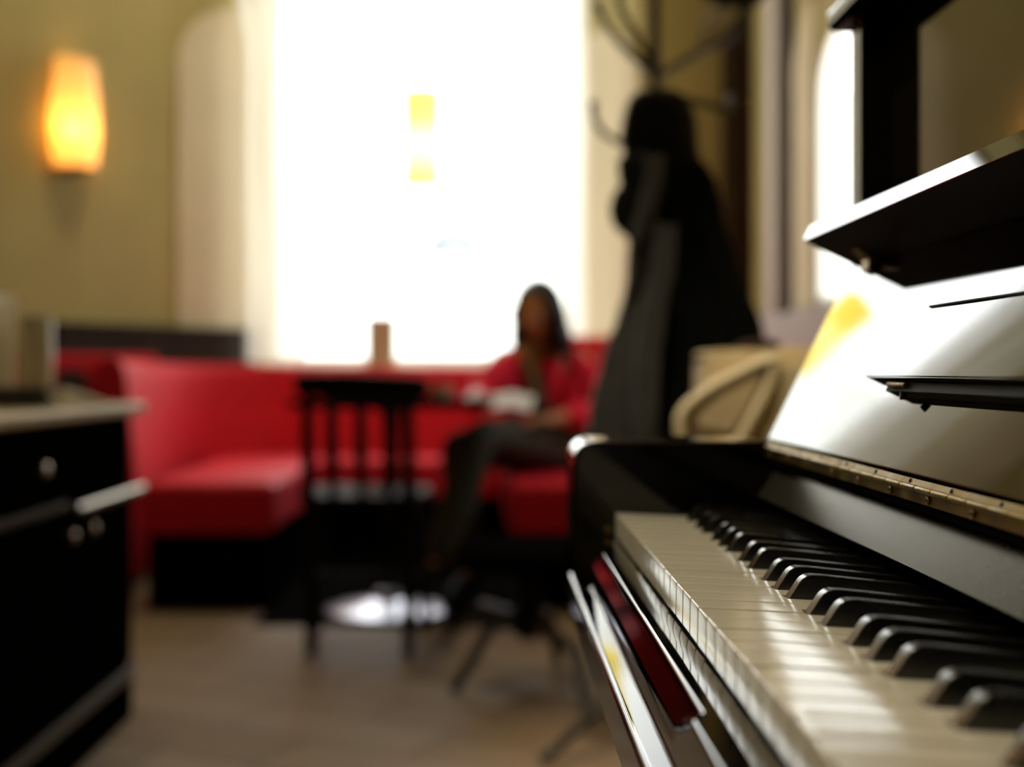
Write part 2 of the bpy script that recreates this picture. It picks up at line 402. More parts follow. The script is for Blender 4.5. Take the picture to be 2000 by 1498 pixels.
# white keys
offs = {'C': -.0025, 'D': .0025, 'F': -.004, 'G': 0, 'A': .004}
names = 'ABCDEFG'
blacks = []
for k in range(51):
    L = names[k % 7]
    if L in offs: blacks.append((k+1, offs[L]))     # separator index, offset (toward treble +)
bset = {b: o for b, o in blacks}
BW = .0104
def sharp_y(sep): return YK-KW*sep - bset[sep]
GAP = .0008
for k in range(52):
    yf, yn = YK-KW*k-GAP, YK-KW*(k+1)+GAP
    if k == 0: yf = YK-.0012
    bm = bmesh.new()
    dz = random.uniform(-.0002, .0002); db = random.uniform(-.0007, .0007)
    x0, x1 = XF, .1475; zt = ZK+dz
    prof = [(x0, zt), (x1, ztop(x1)+dz), (x1, zt-.030), (x0+.0035, zt-.030), (x0+.0035, zt-.0182), (x0-.0004, zt-.0178+db*.3)]
    prism(bm, prof, 'y', yn, yf, bev=.0007, seg=3)
    tf, tn_ = yf, yn
    if k in bset: tf = sharp_y(k)-BW/2-.0014
    if (k+1) in bset: tn_ = sharp_y(k+1)+BW/2+.0014
    prism(bm, [(x1-.001, ztop(x1-.001)+dz), (.262, ztop(.262)+dz), (.262, zt-.028), (x1-.001, zt-.028)], 'y', tn_, tf, bev=.0004, seg=1)
    pp_('white_key', bm, M['ivory'], ang=35)
for sep, o in blacks:
    y = sharp_y(sep); dz = random.uniform(-.0003, .0003)
    bm = bmesh.new()
    # rings along x : (x, half width bottom, half width top, z top)
    prof = [(.1462, .7222), (.1490, .7265), (.1516, .7304), (.1536, .7335), (.1553, .7357), (.1574, .7371), (.1600, .7377), (.1650, .7374), (.20, .7338), (.262, .7280)]
    rings = []
    for x, z in prof:
        hb = BW/2; z += dz; h = z-.7185
        ht = hb-.0009*min(1, h/.017)
        if x < .1465: ht = hb-.0004
        r_ = .0012
        rings.append([(x, y-hb, .7185), (x, y+hb, .7185), (x, y+ht+.0001, z-.0008), (x, y+ht-.0002, z-.0002), (x, y+ht-.0008, z),
                      (x, y-ht+.0008, z), (x, y-ht+.0002, z-.0002), (x, y-ht-.0001, z-.0008)])
    loft(bm, rings)
    pp_('black_key', bm, M['keyblack'], ang=28)
pp_('key_felt', B(.262, .30, NEAR, YK, .69, .728), M['felt'], smooth=False)
pp_('key_frame', B(.1015, .262, NEAR, YK, .671, .6985), M['felt'], smooth=False)
# keyslip : a loft along y whose front scoops inwards beyond y=.5375
rings = []
ys = [NEAR-.002, 0, .3, .44] + [.455+.0016*i for i in range(60)] + [.65, .75, .9, 1.0]
for y in ys:
    xb = .0737; r = .0019; zt = .7108; zb_ = .6948
    def sc(t): return smstep((y-(.470+.042*t))/.014)
    xt = xb+.0054*sc(0)
    ring = [(.0964, y, .667), (.0964, y, zt-.0002), (.0962, y, zt), (.088, y, zt), (xt+r+.0006, y, zt)]
    for i in range(7):
        a = math.pi/2+math.pi/2*i/6
        ring.append((xt+r+r*math.cos(a), y, zt-r+r*math.sin(a)))
    for i in range(1, 9):
        t = i/8; ring.append((xb+.0054*(1-t**1.08)*sc(t), y, (zt-r)+(zb_-zt+r)*t))
    ring += [(xb, y, .685), (xb, y, .667)]
    rings.append(ring)
pp_('keyslip', loft(bmesh.new(), rings), M['ebony'], ang=50, wn=False)
# keybed with bullnose front and a fine groove
prof = [(.33, .635), (.33, .668), (.0737, .668)]
for i in range(9):
    a = math.pi/2+math.pi/2*i/8; prof.append((.0655+.0036+.0036*math.cos(a), .668-.0036+.0036*math.sin(a)))
prof += [(.0655, .640), (.069, .635)]
pp_('keybed', prism(bmesh.new(), prof, 'y', NEAR-.06, 1.088, bev=.001), M['ebony'], ang=30)
# arms
def arm(y0, y1):
    pts = [(.30, .669), (.30, .7846)]
    for i in range(9):
        a = math.pi/2+math.pi/2*i/8; pts.append((.064+.017+.017*math.cos(a), .7846-.017+.017*math.sin(a)))
    pts += [(.064, .70), (.0665, .6695)]
    return prism(bmesh.new(), pts, 'y', y0, y1, bev=.004, seg=4)
pp_('arm', arm(1.0005, 1.087), M['ebony'], ang=30)
pp_('arm', arm(NEAR-.06, NEAR-.0015), M['ebony'], ang=30)
c = px(1188, 1034, 1.0)
b2 = bmesh.new(); tube(b2, [(c.x, 1.0003, c.z), (c.x, .9985, c.z)], [.0035, .0028], 14); pp_('screw', b2, M['brassd'])
# side panels
for y0, y1 in ((1.030, 1.058), (NEAR-.06, NEAR-.032)):
    bm = bmesh.new(); box(bm, .298, .62, y0, y1, .0, 1.124, bev=.002)
    pp_('side_panel', bm, M['ebony'])
pp_('upper_panel', B(.3225, .3425, NEAR-.031, 1.029, .80, 1.124, bev=.001), M['panel'])
pp_('lower_panel', B(.34, .36, NEAR-.031, 1.029, .09, .638, bev=.001), M['panel'])
pp_('kick_board', B(.335, .36, NEAR-.031, 1.029, .0, .088, bev=.001), M['ebony'])
pp_('back_frame', B(.60, .62, NEAR-.031, 1.029, .02, 1.12, bev=.001), M['blackwood'])
prof = [(.64, 1.125), (.64, 1.147), (.293, 1.147)]
for i in range(7):
    a = math.pi/2+math.pi/2*i/6; prof.append((.2835+.008+.008*math.cos(a), 1.139+.008*math.sin(a)))
prof += [(.2835, 1.130), (.2885, 1.125)]
pp_('lid', prism(bmesh.new(), prof, 'y', NEAR-.075, 1.075), M['ebony'], ang=30)
# nameboard strip behind the keys, hinge rail, fallboard
pp_('nameboard', prism(bmesh.new(), [(.2232, .7646), (.2238, .7652), (.262, .7652), (.262, .7422), (.2082, .7422)], 'y', NEAR, YK), M['dusty'], ang=20)
rx = .2165
pp_('hinge_rail', prism(bmesh.new(), [(rx, .7690), (rx, .7832), (.30, .7832), (.30, .7656), (.2225, .7656), (.2205, .7660)], 'y', NEAR, 1.0), M['plinth'], ang=20)
hg = bmesh.new(); prism(hg, [(rx-.0012, .7732), (rx-.0012, .7786), (rx, .7786), (rx, .7732)], 'y', NEAR+.001, .999)
hinge = pp_('piano_hinge', hg, M['brass'])
kx, kz = rx-.0014, .7802
n = 52; L_ = (.998-NEAR)/n
bm = bmesh.new()
for i in range(n):
    y0 = NEAR+i*L_; tube(bm, [(kx, y0+.0003, kz), (kx, y0+.0012, kz), (kx, y0+L_-.0012, kz), (kx, y0+L_-.0003, kz)], [.0013, .0018, .0018, .0013], 10)
finish('hinge_knuckles', bm, M['brass'], hinge)
fa_ = math.atan2(.133, .064); dirf = Vector((math.cos(fa_), 0, math.sin(fa_))); nf = Vector((-dirf.z, 0, dirf.x))
fb0 = Vector((.2165, 0, .7865))
def fbp(s, off): p = fb0+dirf*s+nf*off; return (p.x, p.z)
finish('upper_leaf', prism(bmesh.new(), [fbp(-.0045, -.0012), fbp(-.0014, -.0012), fbp(-.0014, -.003), fbp(-.0045, -.003)], 'y', NEAR+.001, .999), M['brass'], hinge)
k = 0; y = .425
for y in [.2158+.059*i for i in range(14)]:
    b2 = bmesh.new()
    pr_ = [(.0001, .0016), (.0006, .0024), (.0011, .0022), (.00125, .0016), (.0013, .0006)]
    rings = [[(rx-.0012-d, y+r*math.cos(2*math.pi*i/14), .7759+r*math.sin(2*math.pi*i/14)) for i in range(14)] for d, r in pr_]
    loft(b2, rings); sc = finish('screw', b2, M['brassd'], hinge)
    b3 = B(rx-.00275, rx-.0024, y-.0018, y+.0018, .7756, .7762); 
    finish('screw_slot', b3, M['felt'], hinge, smooth=False)
for y in [.2458+.059*i for i in range(13)]:
    p = fbp(-.003, -.0012); b2 = bmesh.new(); q_ = Vector((p[0], y, p[1])); nv = nf
    tube(b2, [q_-nv*.0002, q_+nv*.0004], [.0014, .0010], 10); finish('screw', b2, M['felt'], hinge)
sn, dn = .1500, .0441
fbprof = [fbp(.0, .0), fbp(sn-.0005, .0), fbp(sn-.0005, -.018), fbp(0, -.018)]
fb = pp_('fallboard', prism(bmesh.new(), fbprof, 'y', NEAR+.001, .9995, bev=.0012), M['ebony'], ang=35)
# folded-out nose of the fallboard, perpendicular to it
tk = .0140
sh = [fbp(sn, -.018), fbp(sn, dn-.0005), fbp(sn+.0005, dn), fbp(sn+tk-.0014, dn), fbp(sn+tk, dn-.0014), fbp(sn+tk, -.018)]
shelf = pp_('fallboard_nose', prism(bmesh.new(), sh, 'y', NEAR+.001, .990), [M['ebony'], M['satin']], smooth=False)
for f in shelf.data.polygons:
    if f.normal.dot(dirf) < -.9: f.material_index = 1
b2 = bmesh.new(); A_ = [fbp(sn-.0115, .0002), fbp(sn-.0115, .004), fbp(sn-.004, .007), fbp(sn-.0003, .018), fbp(sn-.0003, .0002)]
prism(b2, A_, 'y', .925, .942, bev=.0005)
finish('nose_hinge', b2, M['brassd'], shelf)
# folding music rest in front of the fallboard
ra, rb = .0488, .0913
pts = []
y_end = .773; y_top = .719
def r3(s, off, y): p = fbp(s, off); return (p[0], y, p[1])
outl = [(ra, -.03), (ra, y_end-.004), (ra+.0015, y_end-.0005)]
for i in range(11):
    t = i/10; outl.append((ra+.004+(rb-ra-.004)*math.sin(t*math.pi/2)**1.0, y_end-.001-(y_end-y_top)*(1-math.cos(t*math.pi/2))))
outl += [(rb, -.03)]
bm = bmesh.new()
offt, offb = .0142, .0005
def ring(offo, shr): return [r3(s, offo, y) for s, y in outl]
A = [bm.verts.new(r3(s, offt, y)) for s, y in outl]
Bv = [bm.verts.new(r3(s, offb, y)) for s, y in outl]
bm.faces.new(A); bm.faces.new(Bv[::-1])
for i in range(len(A)): bm.faces.new((A[i], A[(i+1)%len(A)], Bv[(i+1)%len(A)], Bv[i]))
bmesh.ops.recalc_face_normals(bm, faces=bm.faces)
bmesh.ops.bevel(bm, geom=bm.edges[:], offset=.0008, segments=2, affect='EDGES')
rest = pp_('music_rest', bm, [M['ebony'], M['satin']], ang=35)
for f in rest.data.polygons:
    if f.normal.dot(dirf) < -.5: f.material_index = 1
a_, b_, c_, d_ = fbp(rb+.0002, .0147), fbp(rb+.0013, .0147), fbp(rb+.0013, 0), fbp(rb+.0002, 0)
finish('rest_shade_strip', prism(bmesh.new(), [a_, b_, c_, d_], 'y', -.02, y_top-.01), M['felt'], rest, smooth=False)  # black strip added to draw the shadow line above the rest
bm = bmesh.new()
A_ = [fbp(ra-.0065, .009), fbp(ra-.0005, .009), fbp(ra-.0005, -.0), fbp(ra-.0065, -.0)]
prism(bm, A_, 'y', -.0, .735, bev=.0006)
finish('rest_rail', bm, M['satin'], rest)
for y in (.700, .12):
    b2 = bmesh.new(); p = fbp(ra-.003, .0100); tube(b2, [(p[0], y, p[1]), (p[0], y+.03, p[1])], .0016, 10)
    finish('rest_hinge', b2, M['brass'], rest)
    b2 = bmesh.new(); p = fbp(ra-.007, .0075); tube(b2, [(p[0], y+.006, p[1]+.001), (p[0], y+.006, p[1]-.0035)], [.0016, .0022], 10)
    finish('stop_pin', b2, M['ebony'], rest)

# ================================================================== LEFT COUNTER
CX = -.873; CE = 3.13
cab = thing('bar_cabinet', 'black bar cabinet with drawer, doors and round knobs at the left', 'cabinet', (-1.2, 2.2, 0))
def cp(name, bm, m, par=None, **k): return finish(name, bm, m, par or cab, **k)
cp('cabinet_body', B(-1.55, CX-.012, .3, CE-.01, .10, .735, bev=.003), M['cabinet'])
cp('plinth', B(-1.53, CX-.002, .3, CE-.02, .0, .098, bev=.002), M['cabinet'])
cp('base_moulding', B(CX-.012, CX+.006, .3, CE-.004, .100, .128, bev=.005), mat('moulding_lacquer', (.05,.04,.025), .3, noise=.1))
for a, b in ((1.55, 2.615), (.5, 1.535)):
    d = cp('drawer', B(CX-.012, CX-.001, a, b, .580, .722, bev=.003), M['cabinet'])
    b2 = bmesh.new(); yy = 2.44 if a > 1 else 1.0
    tube(b2, [(CX-.001, yy, .65), (CX+.008, yy, .65), (CX+.014, yy, .65), (CX+.024, yy, .65), (CX+.028, yy, .65)], [.005, .005, .013, .013, .007], 16)
    finish('knob', b2, M['steel'], d)
cp('drawer_rail', B(CX-.012, CX+.008, .5, 2.615, .555, .573, bev=.004), mat('rail_lacquer', (.035,.030,.018), .35, noise=.1))
for a, b, ky in ((2.68, 3.10, 2.745), (2.10, 2.665, 2.612), (1.5, 2.09, 2.03), (.9, 1.49, 1.55)):
    d = cp('door', B(CX-.012, CX-.001, a, b, .140, .545 if a > 2.1 else .545, bev=.003), M['cabinet'])
    b2 = bmesh.new(); tube(b2, [(CX-.001, ky, .50), (CX+.008, ky, .50), (CX+.012, ky, .50), (CX+.022, ky, .50), (CX+.026, ky, .50)], [.005, .005, .012, .012, .006], 16)
    finish('knob', b2, M['steel'], d)
b2 = bmesh.new(); tube(b2, [(CX+.018, 2.63, .553), (CX+.018, 3.12, .553)], .011, 12)
for yy in (2.66, 3.09): tube(b2, [(CX-.012, yy, .553), (CX+.018, yy, .553)], .006, 8)
cp('pull_rail', b2, M['pull'])
top = finish('worktop', B(-1.60, CX+.022, .28, CE+.02, .736, .762, bev=.008, seg=3), M['counter'])
tag(top, 'cream stone worktop lying on the black bar cabinet', 'worktop')
ZT = .762
def on_counter(u, Y): return ((u-U0)*Y/F, Y)
# things on the counter
x, y = on_counter(2, 2.85)
cup = thing('mug', 'tall frosted white mug on the left end of the counter', 'mug', (x, y, ZT))
bm = bmesh.new(); lathe(bm, [(.026, ZT+.0005), (.030, ZT+.006), (.030, ZT+.15), (.0305, ZT+.245), (.0285, ZT+.247), (.027, ZT+.24), (.027, ZT+.02), (.001, ZT+.015)], (x, y))
finish('cup_body', bm, M['frost'], cup)
b2 = bmesh.new(); tube(b2, spline([(x-.028, y, ZT+.21), (x-.06, y, ZT+.20), (x-.065, y, ZT+.13), (x-.028, y, ZT+.09)]), .006, 8); finish('handle', b2, M['frost'], cup)
x, y = on_counter(70, 3.0)
vs = thing('glass_jug', 'smoky glass jug beside the white mug', 'jug', (x, y, ZT))
gm = mat('smoky_glass', (.82,.76,.60), .12, trans=.55, noise=.05)
bm = bmesh.new(); lathe(bm, [(.036, ZT+.0005), (.040, ZT+.01), (.040, ZT+.10), (.038, ZT+.195), (.036, ZT+.196), (.036, ZT+.10), (.036, ZT+.02), (.001, ZT+.012)], (x, y)); finish('jug_body', bm, gm, vs)
b2 = bmesh.new(); lathe(b2, [(.001, ZT+.21), (.02, ZT+.208), (.038, ZT+.199), (.036, ZT+.197), (.001, ZT+.1965)], (x, y)); finish('jug_lid', b2, M['plate'], vs)
plate0 = None
for i in range(4):
    x, y = on_counter(40, 2.72); z = ZT+i*.011
    bm = bmesh.new(); lathe(bm, [(.05, z+.0003), (.053, z+.002), (.088, z+.0105), (.090, z+.0102), (.090, z+.0095), (.056, z+.0045), (.001, z+.0040)][::1], (x, y), 36)
    o = finish('side_plate', bm, M['plate'])
    tag(o, ['grey side plate at the bottom of the stack on the counter', 'grey side plate second from the bottom of the counter stack',
            'grey side plate second from the top of the counter stack', 'topmost grey side plate of the stack on the counter'][i], 'plate', 'grey side plates stacked on the counter')
x, y = on_counter(128, 2.95)
bm = bmesh.new(); rings = []
for j in range(9):
    t = j/8; rr = .062*(1-t)**.7+.004; ring = []
    for i in range(20):
        a = 2*math.pi*i/20; k = 1+.18*math.sin(3*a+j*.7)+.1*math.sin(5*a+1)
        ring.append((x+rr*k*1.3*math.cos(a), y+rr*k*math.sin(a), ZT+.0006+.036*t))
    rings.append(ring)
loft(bm, rings); o = finish('napkin', bm, M['napkin']); tag(o, 'crumpled cream napkin beside the plates on the counter', 'napkin')

# ================================================================== RED BANQUETTE
bq = thing('corner_bench', 'red upholstered corner bench wrapping around the alcove under the window', 'bench', (-.3, 5.4, 0))
def bp(name, bm, m, **k): return finish(name, bm, m, bq, **k)
bp('seat', B(-1.22, -.755, 4.42, 5.62, .27, .452, bev=.035, seg=5), M['red'])
bp('seat', B(-1.27, .045, 5.60, 6.10, .27, .450, bev=.035, seg=5), M['red'])
bp('seat', B(.050, 1.10, 4.42, 5.70, .27, .452, bev=.035, seg=5), M['red'])
bm = bmesh.new(); box(bm, -1.20, -.79, 4.47, 5.65, 0, .275); box(bm, -1.25, .09, 5.65, 6.08, 0, .273); box(bm, .09, 1.08, 4.47, 5.65, 0, .275)
bp('plinth', bm, M['plinth'], smooth=False)
def backrest(path, zs, th=.10, z0=.40):
    """upholstered backrest swept along a plan path; leans back a little"""
    P = spline([(*p, 0) for p in path], 8); n = len(P); rings = []
    for i, p in enumerate(P):
        d = (P[min(i+1, n-1)]-P[max(i-1, 0)]).normalized(); nn = Vector((-d.y, d.x, 0))  # left of travel
        zt = zs[0]+(zs[1]-zs[0])*i/(n-1); ring = []
        prof = [(0, z0), (.0, z0+.05), (-.035, zt-.06), (-.045, zt-.025), (-.06, zt-.006), (-.085, zt), (-.11, zt-.006), (-.125, zt-.03), (-.13, z0)]
        for off, z in prof: ring.append((p.x-nn.x*off*-1, p.y-nn.y*off*-1, z))
        rings.append(ring)
    return loft(bmesh.new(), rings)
bp('backrest', backrest([(-1.235, 4.43), (-1.30, 4.9), (-1.34, 5.40), (-1.31, 5.75), (-1.13, 6.0), (-.9, 6.06), (-.3, 6.06), (.30, 6.06)][::-1], (.858, .885)), M['red'], ang=60)
bp('backrest', backrest([(1.1, 5.78), (.8, 5.78), (.35, 5.76)], (1.0, 1.0), z0=.44), M['red'], ang=60)
bb = thing('small_bench', 'red padded bench back behind the counter jug, below the dark panelling', 'bench', (-1.6, 5.1, 0))
finish('backrest', prism(bmesh.new(), [(-1.86, 4.93), (-1.37, 5.20), (-1.39, 5.30), (-1.90, 5.03)], 'z', .10, .905, bev=.02, seg=3), M['red'], bb)
finish('seat', prism(bmesh.new(), [(-2.02, 4.62), (-1.42, 4.78), (-1.38, 5.18), (-1.86, 4.92)], 'z', .02, .44, bev=.02, seg=3), M['red'], bb)
def cushion(c, w, h, d, ang, label):
    bm = bmesh.new(); rings = []
    for j in range(9):
        t = -1+2*j/8; s = (1-abs(t)**4)**.5; ring = []
        s = max(s, .04)
        for i in range(32):
            a = 2*math.pi*i/32; ca, sa = math.cos(a), math.sin(a); e = .35
            X = math.copysign(abs(ca)**e, ca)*w/2*(.82+.18*s); Z = math.copysign(abs(sa)**e, sa)*h/2*(.82+.18*s)
            ring.append(Vector((X, t*d/2, Z+h/2)))
        rings.append(ring)
    R = Matrix.Rotation(ang, 4, 'Z') @ Matrix.Rotation(-.14, 4, 'X')
    rings = [[R@p+Vector(c) for p in r] for r in rings]
    loft(bm, rings); o = finish('cushion', bm, M['darkfab']); tag(o, label, 'cushion', 'dark cushions on the small bench')
cushion((-1.615, 4.93, .447), .12, .40, .08, .5, 'dark cushion nearer the jug, leaning on the small red bench')
cushion((-1.475, 5.03, .447), .11, .40, .08, .5, 'dark cushion nearer the big red bench, leaning on the small bench')

# turned column on the ledge, pendant, sconce
c = px(742, 715, 6.2); 
vz = .861
vc = thing('candle_holder', 'square cream column standing on a small tray on the window sill', 'ornament', (c.x, 6.27, .857))
bm = bmesh.new(); lathe(bm, [(.09, .8575), (.12, .862), (.118, .872), (.06, .876), (.02, .876)], (c.x, 6.30)); finish('tray', bm, M['vase'], vc)
bm = B(c.x-.07, c.x+.07, 6.24, 6.36, .876, 1.105, bev=.006); finish('column', bm, M['vase'], vc)

PY = 4.6; pn = px(824, 362, PY)
pend = thing('pendant_lamp', 'narrow yellow cylindrical pendant lamp hanging before the bright window', 'lamp', (pn.x, PY, pn.z))
h = 184*PY/F; r = 38*PY/F
pm = lamp_mat('yellow_pendant_glass', (1.0,.94,.40), (1.0,.90,.13), 1.3, 1.0, h, .42, 1.0)
bm = bmesh.new(); lathe(bm, [(r*.98, 0), (r, .004), (r*.93, h*.45), (r, h-.004), (r*.97, h), (r*.9, h-.003), (r*.86, h*.45), (r*.9, .003)][:], (0, 0), 32, cap=False)
o = finish('lamp_shade', bm, pm, None); o.parent = pend
b2 = bmesh.new(); tube(b2, [(0, 0, h*.9), (0, 0, 3.88-pn.z)], .003, 8); lathe(b2, [(.008, h*.82), (.018, h*.84), (.018, h*.9), (.006, h*.93)], (0, 0), 12); o = finish('cord', b2, M['whitep'], None); o.parent = pend
b2 = bmesh.new(); lathe(b2, [(.05, 3.85-pn.z), (.05, 3.895-pn.z)], (0, 0), 20); o = finish('ceiling_rose', b2, M['whitep'], None); o.parent = pend

ts = on_wall(150)+.055; wx, wy = W(ts, 0); yS = wy-.06
sb = px(150, 322, yS); st = px(150, 112, yS); sc_w = 112*yS/F
scn = thing('wall_sconce', 'glowing amber glass wall sconce on the ochre wall', 'lamp', (wx, wy, sb.z))
ax, ay = W(ts, .055); H = st.z-sb.z
sm = lamp_mat('amber_sconce_glass', (1.0,.86,.26), (1.0,.72,.22), .42, .27, H, .38)
bm = bmesh.new(); seg = 32
prof = [(.004, .001), (.104, 0), (.110, .02), (.121, H*.35), (.117, H*.6), (.100, H*.99), (.097, H), (.094, H*.99), (.110, H*.6), (.114, H*.35), (.105, .02), (.10, .005), (.004, .005)]
rings = []
for rr, z in prof:
    rings.append([(rr*math.cos(2*math.pi*i/seg), rr*.45*math.sin(2*math.pi*i/seg), z) for i in range(seg)])
loft(bm, rings, cap=False)
o = finish('lamp_shade', bm, sm, None); o.location = (ax, ay, sb.z); o.rotation_euler.z = math.atan2(wd.y, wd.x)
o.parent = scn; o.matrix_parent_inverse = parent_inv(scn)
b2 = bmesh.new(); tube(b2, [(ax, ay, sb.z+.004), (ax, ay, sb.z+.10)], .014, 12); finish('bulb_socket', b2, M['brassd'], scn)
bm = bmesh.new(); bmesh.ops.create_uvsphere(bm, u_segments=16, v_segments=10, radius=.036, matrix=Matrix.Translation((ax+wd.x*.012, ay+wd.y*.012, sb.z+.15)))
bulbm = mat('warm_bulb', (1,.9,.6), .3, emis=(1,.80,.42), estr=22)
finish('bulb', bm, bulbm, scn)
bm = bmesh.new(); tube(bm, [(ax, ay, sb.z-.012), (ax, ay, sb.z-.03)], [.085, .05], 20); tube(bm, [(ax, ay, sb.z-.022), W(ts, .0)+(sb.z-.022,)], .014, 8)
finish('bracket', bm, M['brassd'], scn)
# make the glass let its bulb through
for mm, tw in ((sm, .35), (pm, .2)):
    nt = mm.node_tree; b = nt.nodes['Principled BSDF']; out = nt.nodes['Material Output']
    tl = nt.nodes.new('ShaderNodeBsdfTranslucent'); tl.inputs['Color'].default_value = (1,.62,.18,1) if mm is sm else (1,.9,.4,1)
    tp = nt.nodes.new('ShaderNodeBsdfTransparent'); tp.inputs['Color'].default_value = (1,.8,.4,1)
    m1 = nt.nodes.new('ShaderNodeMixShader'); m1.inputs[0].default_value = tw
    m2 = nt.nodes.new('ShaderNodeMixShader'); m2.inputs[0].default_value = .22 if mm is sm else 0.05
    nt.links.new(b.outputs[0], m1.inputs[1]); nt.links.new(tl.outputs[0], m1.inputs[2])
    nt.links.new(m1.outputs[0], m2.inputs[1]); nt.links.new(tp.outputs[0], m2.inputs[2]); nt.links.new(m2.outputs[0], out.inputs[0])

# ================================================================== CAFE CHAIR AND TABLE
ch = thing('cafe_chair', 'black wooden spindle-back chair drawn up to the round table', 'chair', (-.37, 3.95, 0))
def cpp(name, bm, m=None, par=None, **k): return finish(name, bm, m or M['blackwood'], par or ch, **k)
yb = 3.76
xl, xr = (605-U0)*yb/F, (800-U0)*yb/F
zt_ = ZC
# top rail (slightly curved and dipping)
rings = []
for i in range(13):
    t = i/12; x = (583-U0)*yb/F+(.262*0+(840-583)*yb/F)*t; bow = .03*math.sin(math.pi*t)
    zt2 = .832+.006*math.sin(math.pi*t)-.012*t; zb = .758+.012*(abs(2*t-1))-.008*t
    if i in (0, 12): zt2 -= .008; zb += .008
    y = yb-.055-.0*bow+bow-.02
    rings.append([(x, y-.011, zb+.005), (x, y-.013, (zt2+zb)/2), (x, y-.008, zt2-.003), (x, y, zt2), (x, y+.010, zt2-.004), (x, y+.011, zb+.004), (x, y, zb)])
cpp('top_rail', loft(bmesh.new(), rings))
for x, s in ((xl, -1), (xr, 1)):
    b2 = bmesh.new(); tube(b2, [(x, yb-.058, .79), (x, yb-.045, .62), (x, yb-.02, .47), (x, yb+.005, .44)], [.017, .020, .021, .018], 12); cpp('back_post', b2)
    b2 = bmesh.new(); tube(b2, [(x+.005*s, yb+.03, .44), (x, yb+.015, .25), (x-.004*s, yb, .0)], [.022, .024, .017], 12); cpp('leg', b2)
    b2 = bmesh.new(); tube(b2, [(x+.012*s, yb+.36, .44), (x+.02*s, yb+.37, .22), (x+.028*s, yb+.38, 0)], [.021, .020, .013], 12); cpp('leg', b2)
for u in (651, 707, 762):
    x = (u-U0)*yb/F
    b2 = bmesh.new(); tube(b2, [(x, yb-.045, .785), (x, yb-.045, .72), (x, yb-.035, .60), (x, yb-.02, .52), (x, yb-.005, .455)], [.015, .017, .020, .015, .012], 12); cpp('spindle', b2)
pts = []
cxm = (xl+xr)/2
for i in range(28):
    a = 2*math.pi*i/28; ca, sa = math.cos(a), math.sin(a)
    pts.append((cxm+math.copysign(abs(ca)**.6, ca)*.205*(1+.08*sa), yb+.20+math.copysign(abs(sa)**.6, sa)*.215))
cpp('seat', prism(bmesh.new(), pts, 'z', .438, .470, bev=.008, seg=3), mat('chair_seat_gloss', (.006,.005,.004), .45, spec=.07, noise=.2))
b2 = bmesh.new(); tube(b2, [(xl, yb+.015, .20), (xl-.02, yb+.375, .20)], .010); tube(b2, [(xr, yb+.015, .20), (xr+.02, yb+.375, .20)], .010); tube(b2, [(xl-.01, yb+.2, .20), (xr+.01, yb+.2, .20)], .010)
cpp('stretcher', b2)

TX, TY = -.36, 4.56
mt = finish('floor_shading', B(-.788, .088, 4.19, 5.64, .0002, .006, bev=.002), mat('shade_black', (.006,.0055,.005), .9, noise=.2, nscale=60, spec=0.0))  # black sheet laid over the alcove floor to stand in for shade
tag(mt, 'black sheet added as shade on the alcove floor under the round table', 'shade sheet')
tb = thing('round_table', 'small round pedestal table behind the spindle-back chair', 'table', (TX, TY, 0))
bm = bmesh.new(); lathe(bm, [(.001, .712), (.355, .712), (.366, .716), (.370, .724), (.366, .734), (.355, .738), (.001, .738)], (TX, TY), 48); finish('tabletop', bm, M['plinth'], tb)
bm = bmesh.new(); lathe(bm, [(.075, .702), (.075, .712), (.035, .69), (.030, .60), (.030, .07), (.04, .055)], (TX, TY), 24); finish('pedestal', bm, M['blackwood'], tb)
bm = bmesh.new(); lathe(bm, [(.215, .0062), (.217, .014), (.195, .022), (.12, .034), (.055, .052), (.042, .075), (.001, .076)], (TX, TY-.13), 40); finish('table_base', bm, M['chrome'], tb)
cc = px(862, 775, 4.45)
bm = bmesh.new(); lathe(bm, [(.022, .7385), (.03, .745), (.040, .785), (.042, .79), (.039, .789), (.027, .748), (.001, .745)], (cc.x, 4.45)); o = finish('coffee_cup', bm, M['napkin']); tag(o, 'small cream cup on the round table by the person', 'cup')

# low black swivel stool
ST = Vector((.10, 3.47, 0))
so = thing('swivel_stool', 'low round black stool on a four-legged base in front of the red bench', 'stool', ST)
bm = bmesh.new(); lathe(bm, [(.001, .30), (.17, .30), (.195, .315), (.20, .34), (.19, .362), (.15, .374), (.001, .378)], (ST.x, ST.y), 36); finish('seat', bm, M['plinth'], so)
bm = bmesh.new(); lathe(bm, [(.03, .31), (.03, .20), (.045, .19), (.045, .13), (.02, .11)], (ST.x, ST.y), 20); finish('column', bm, M['blackwood'], so)
lm = mat('stool_leg_metal', (.035,.035,.028), .4, metal=.3, noise=.2)
for (fu, fv, bend) in ((885, 1358, .5), (1155, 1418, .75), (1090, 1300, .65), (866, 1258, .5)):
    Y = ZC*F/(fv-V0); f = Vector(((fu-U0)*Y/F, Y, .012)); c0 = Vector((ST.x, ST.y, .16)); m_ = c0.lerp(Vector((f.x, f.y, .16)), bend)
    b2 = bmesh.new(); tube(b2, [c0, c0.lerp(m_, .5), m_, m_.lerp(f, .12)+Vector((0,0,.0)), f], [.020, .018, .017, .016, .014], 10); l_ = finish('leg', b2, lm, so)

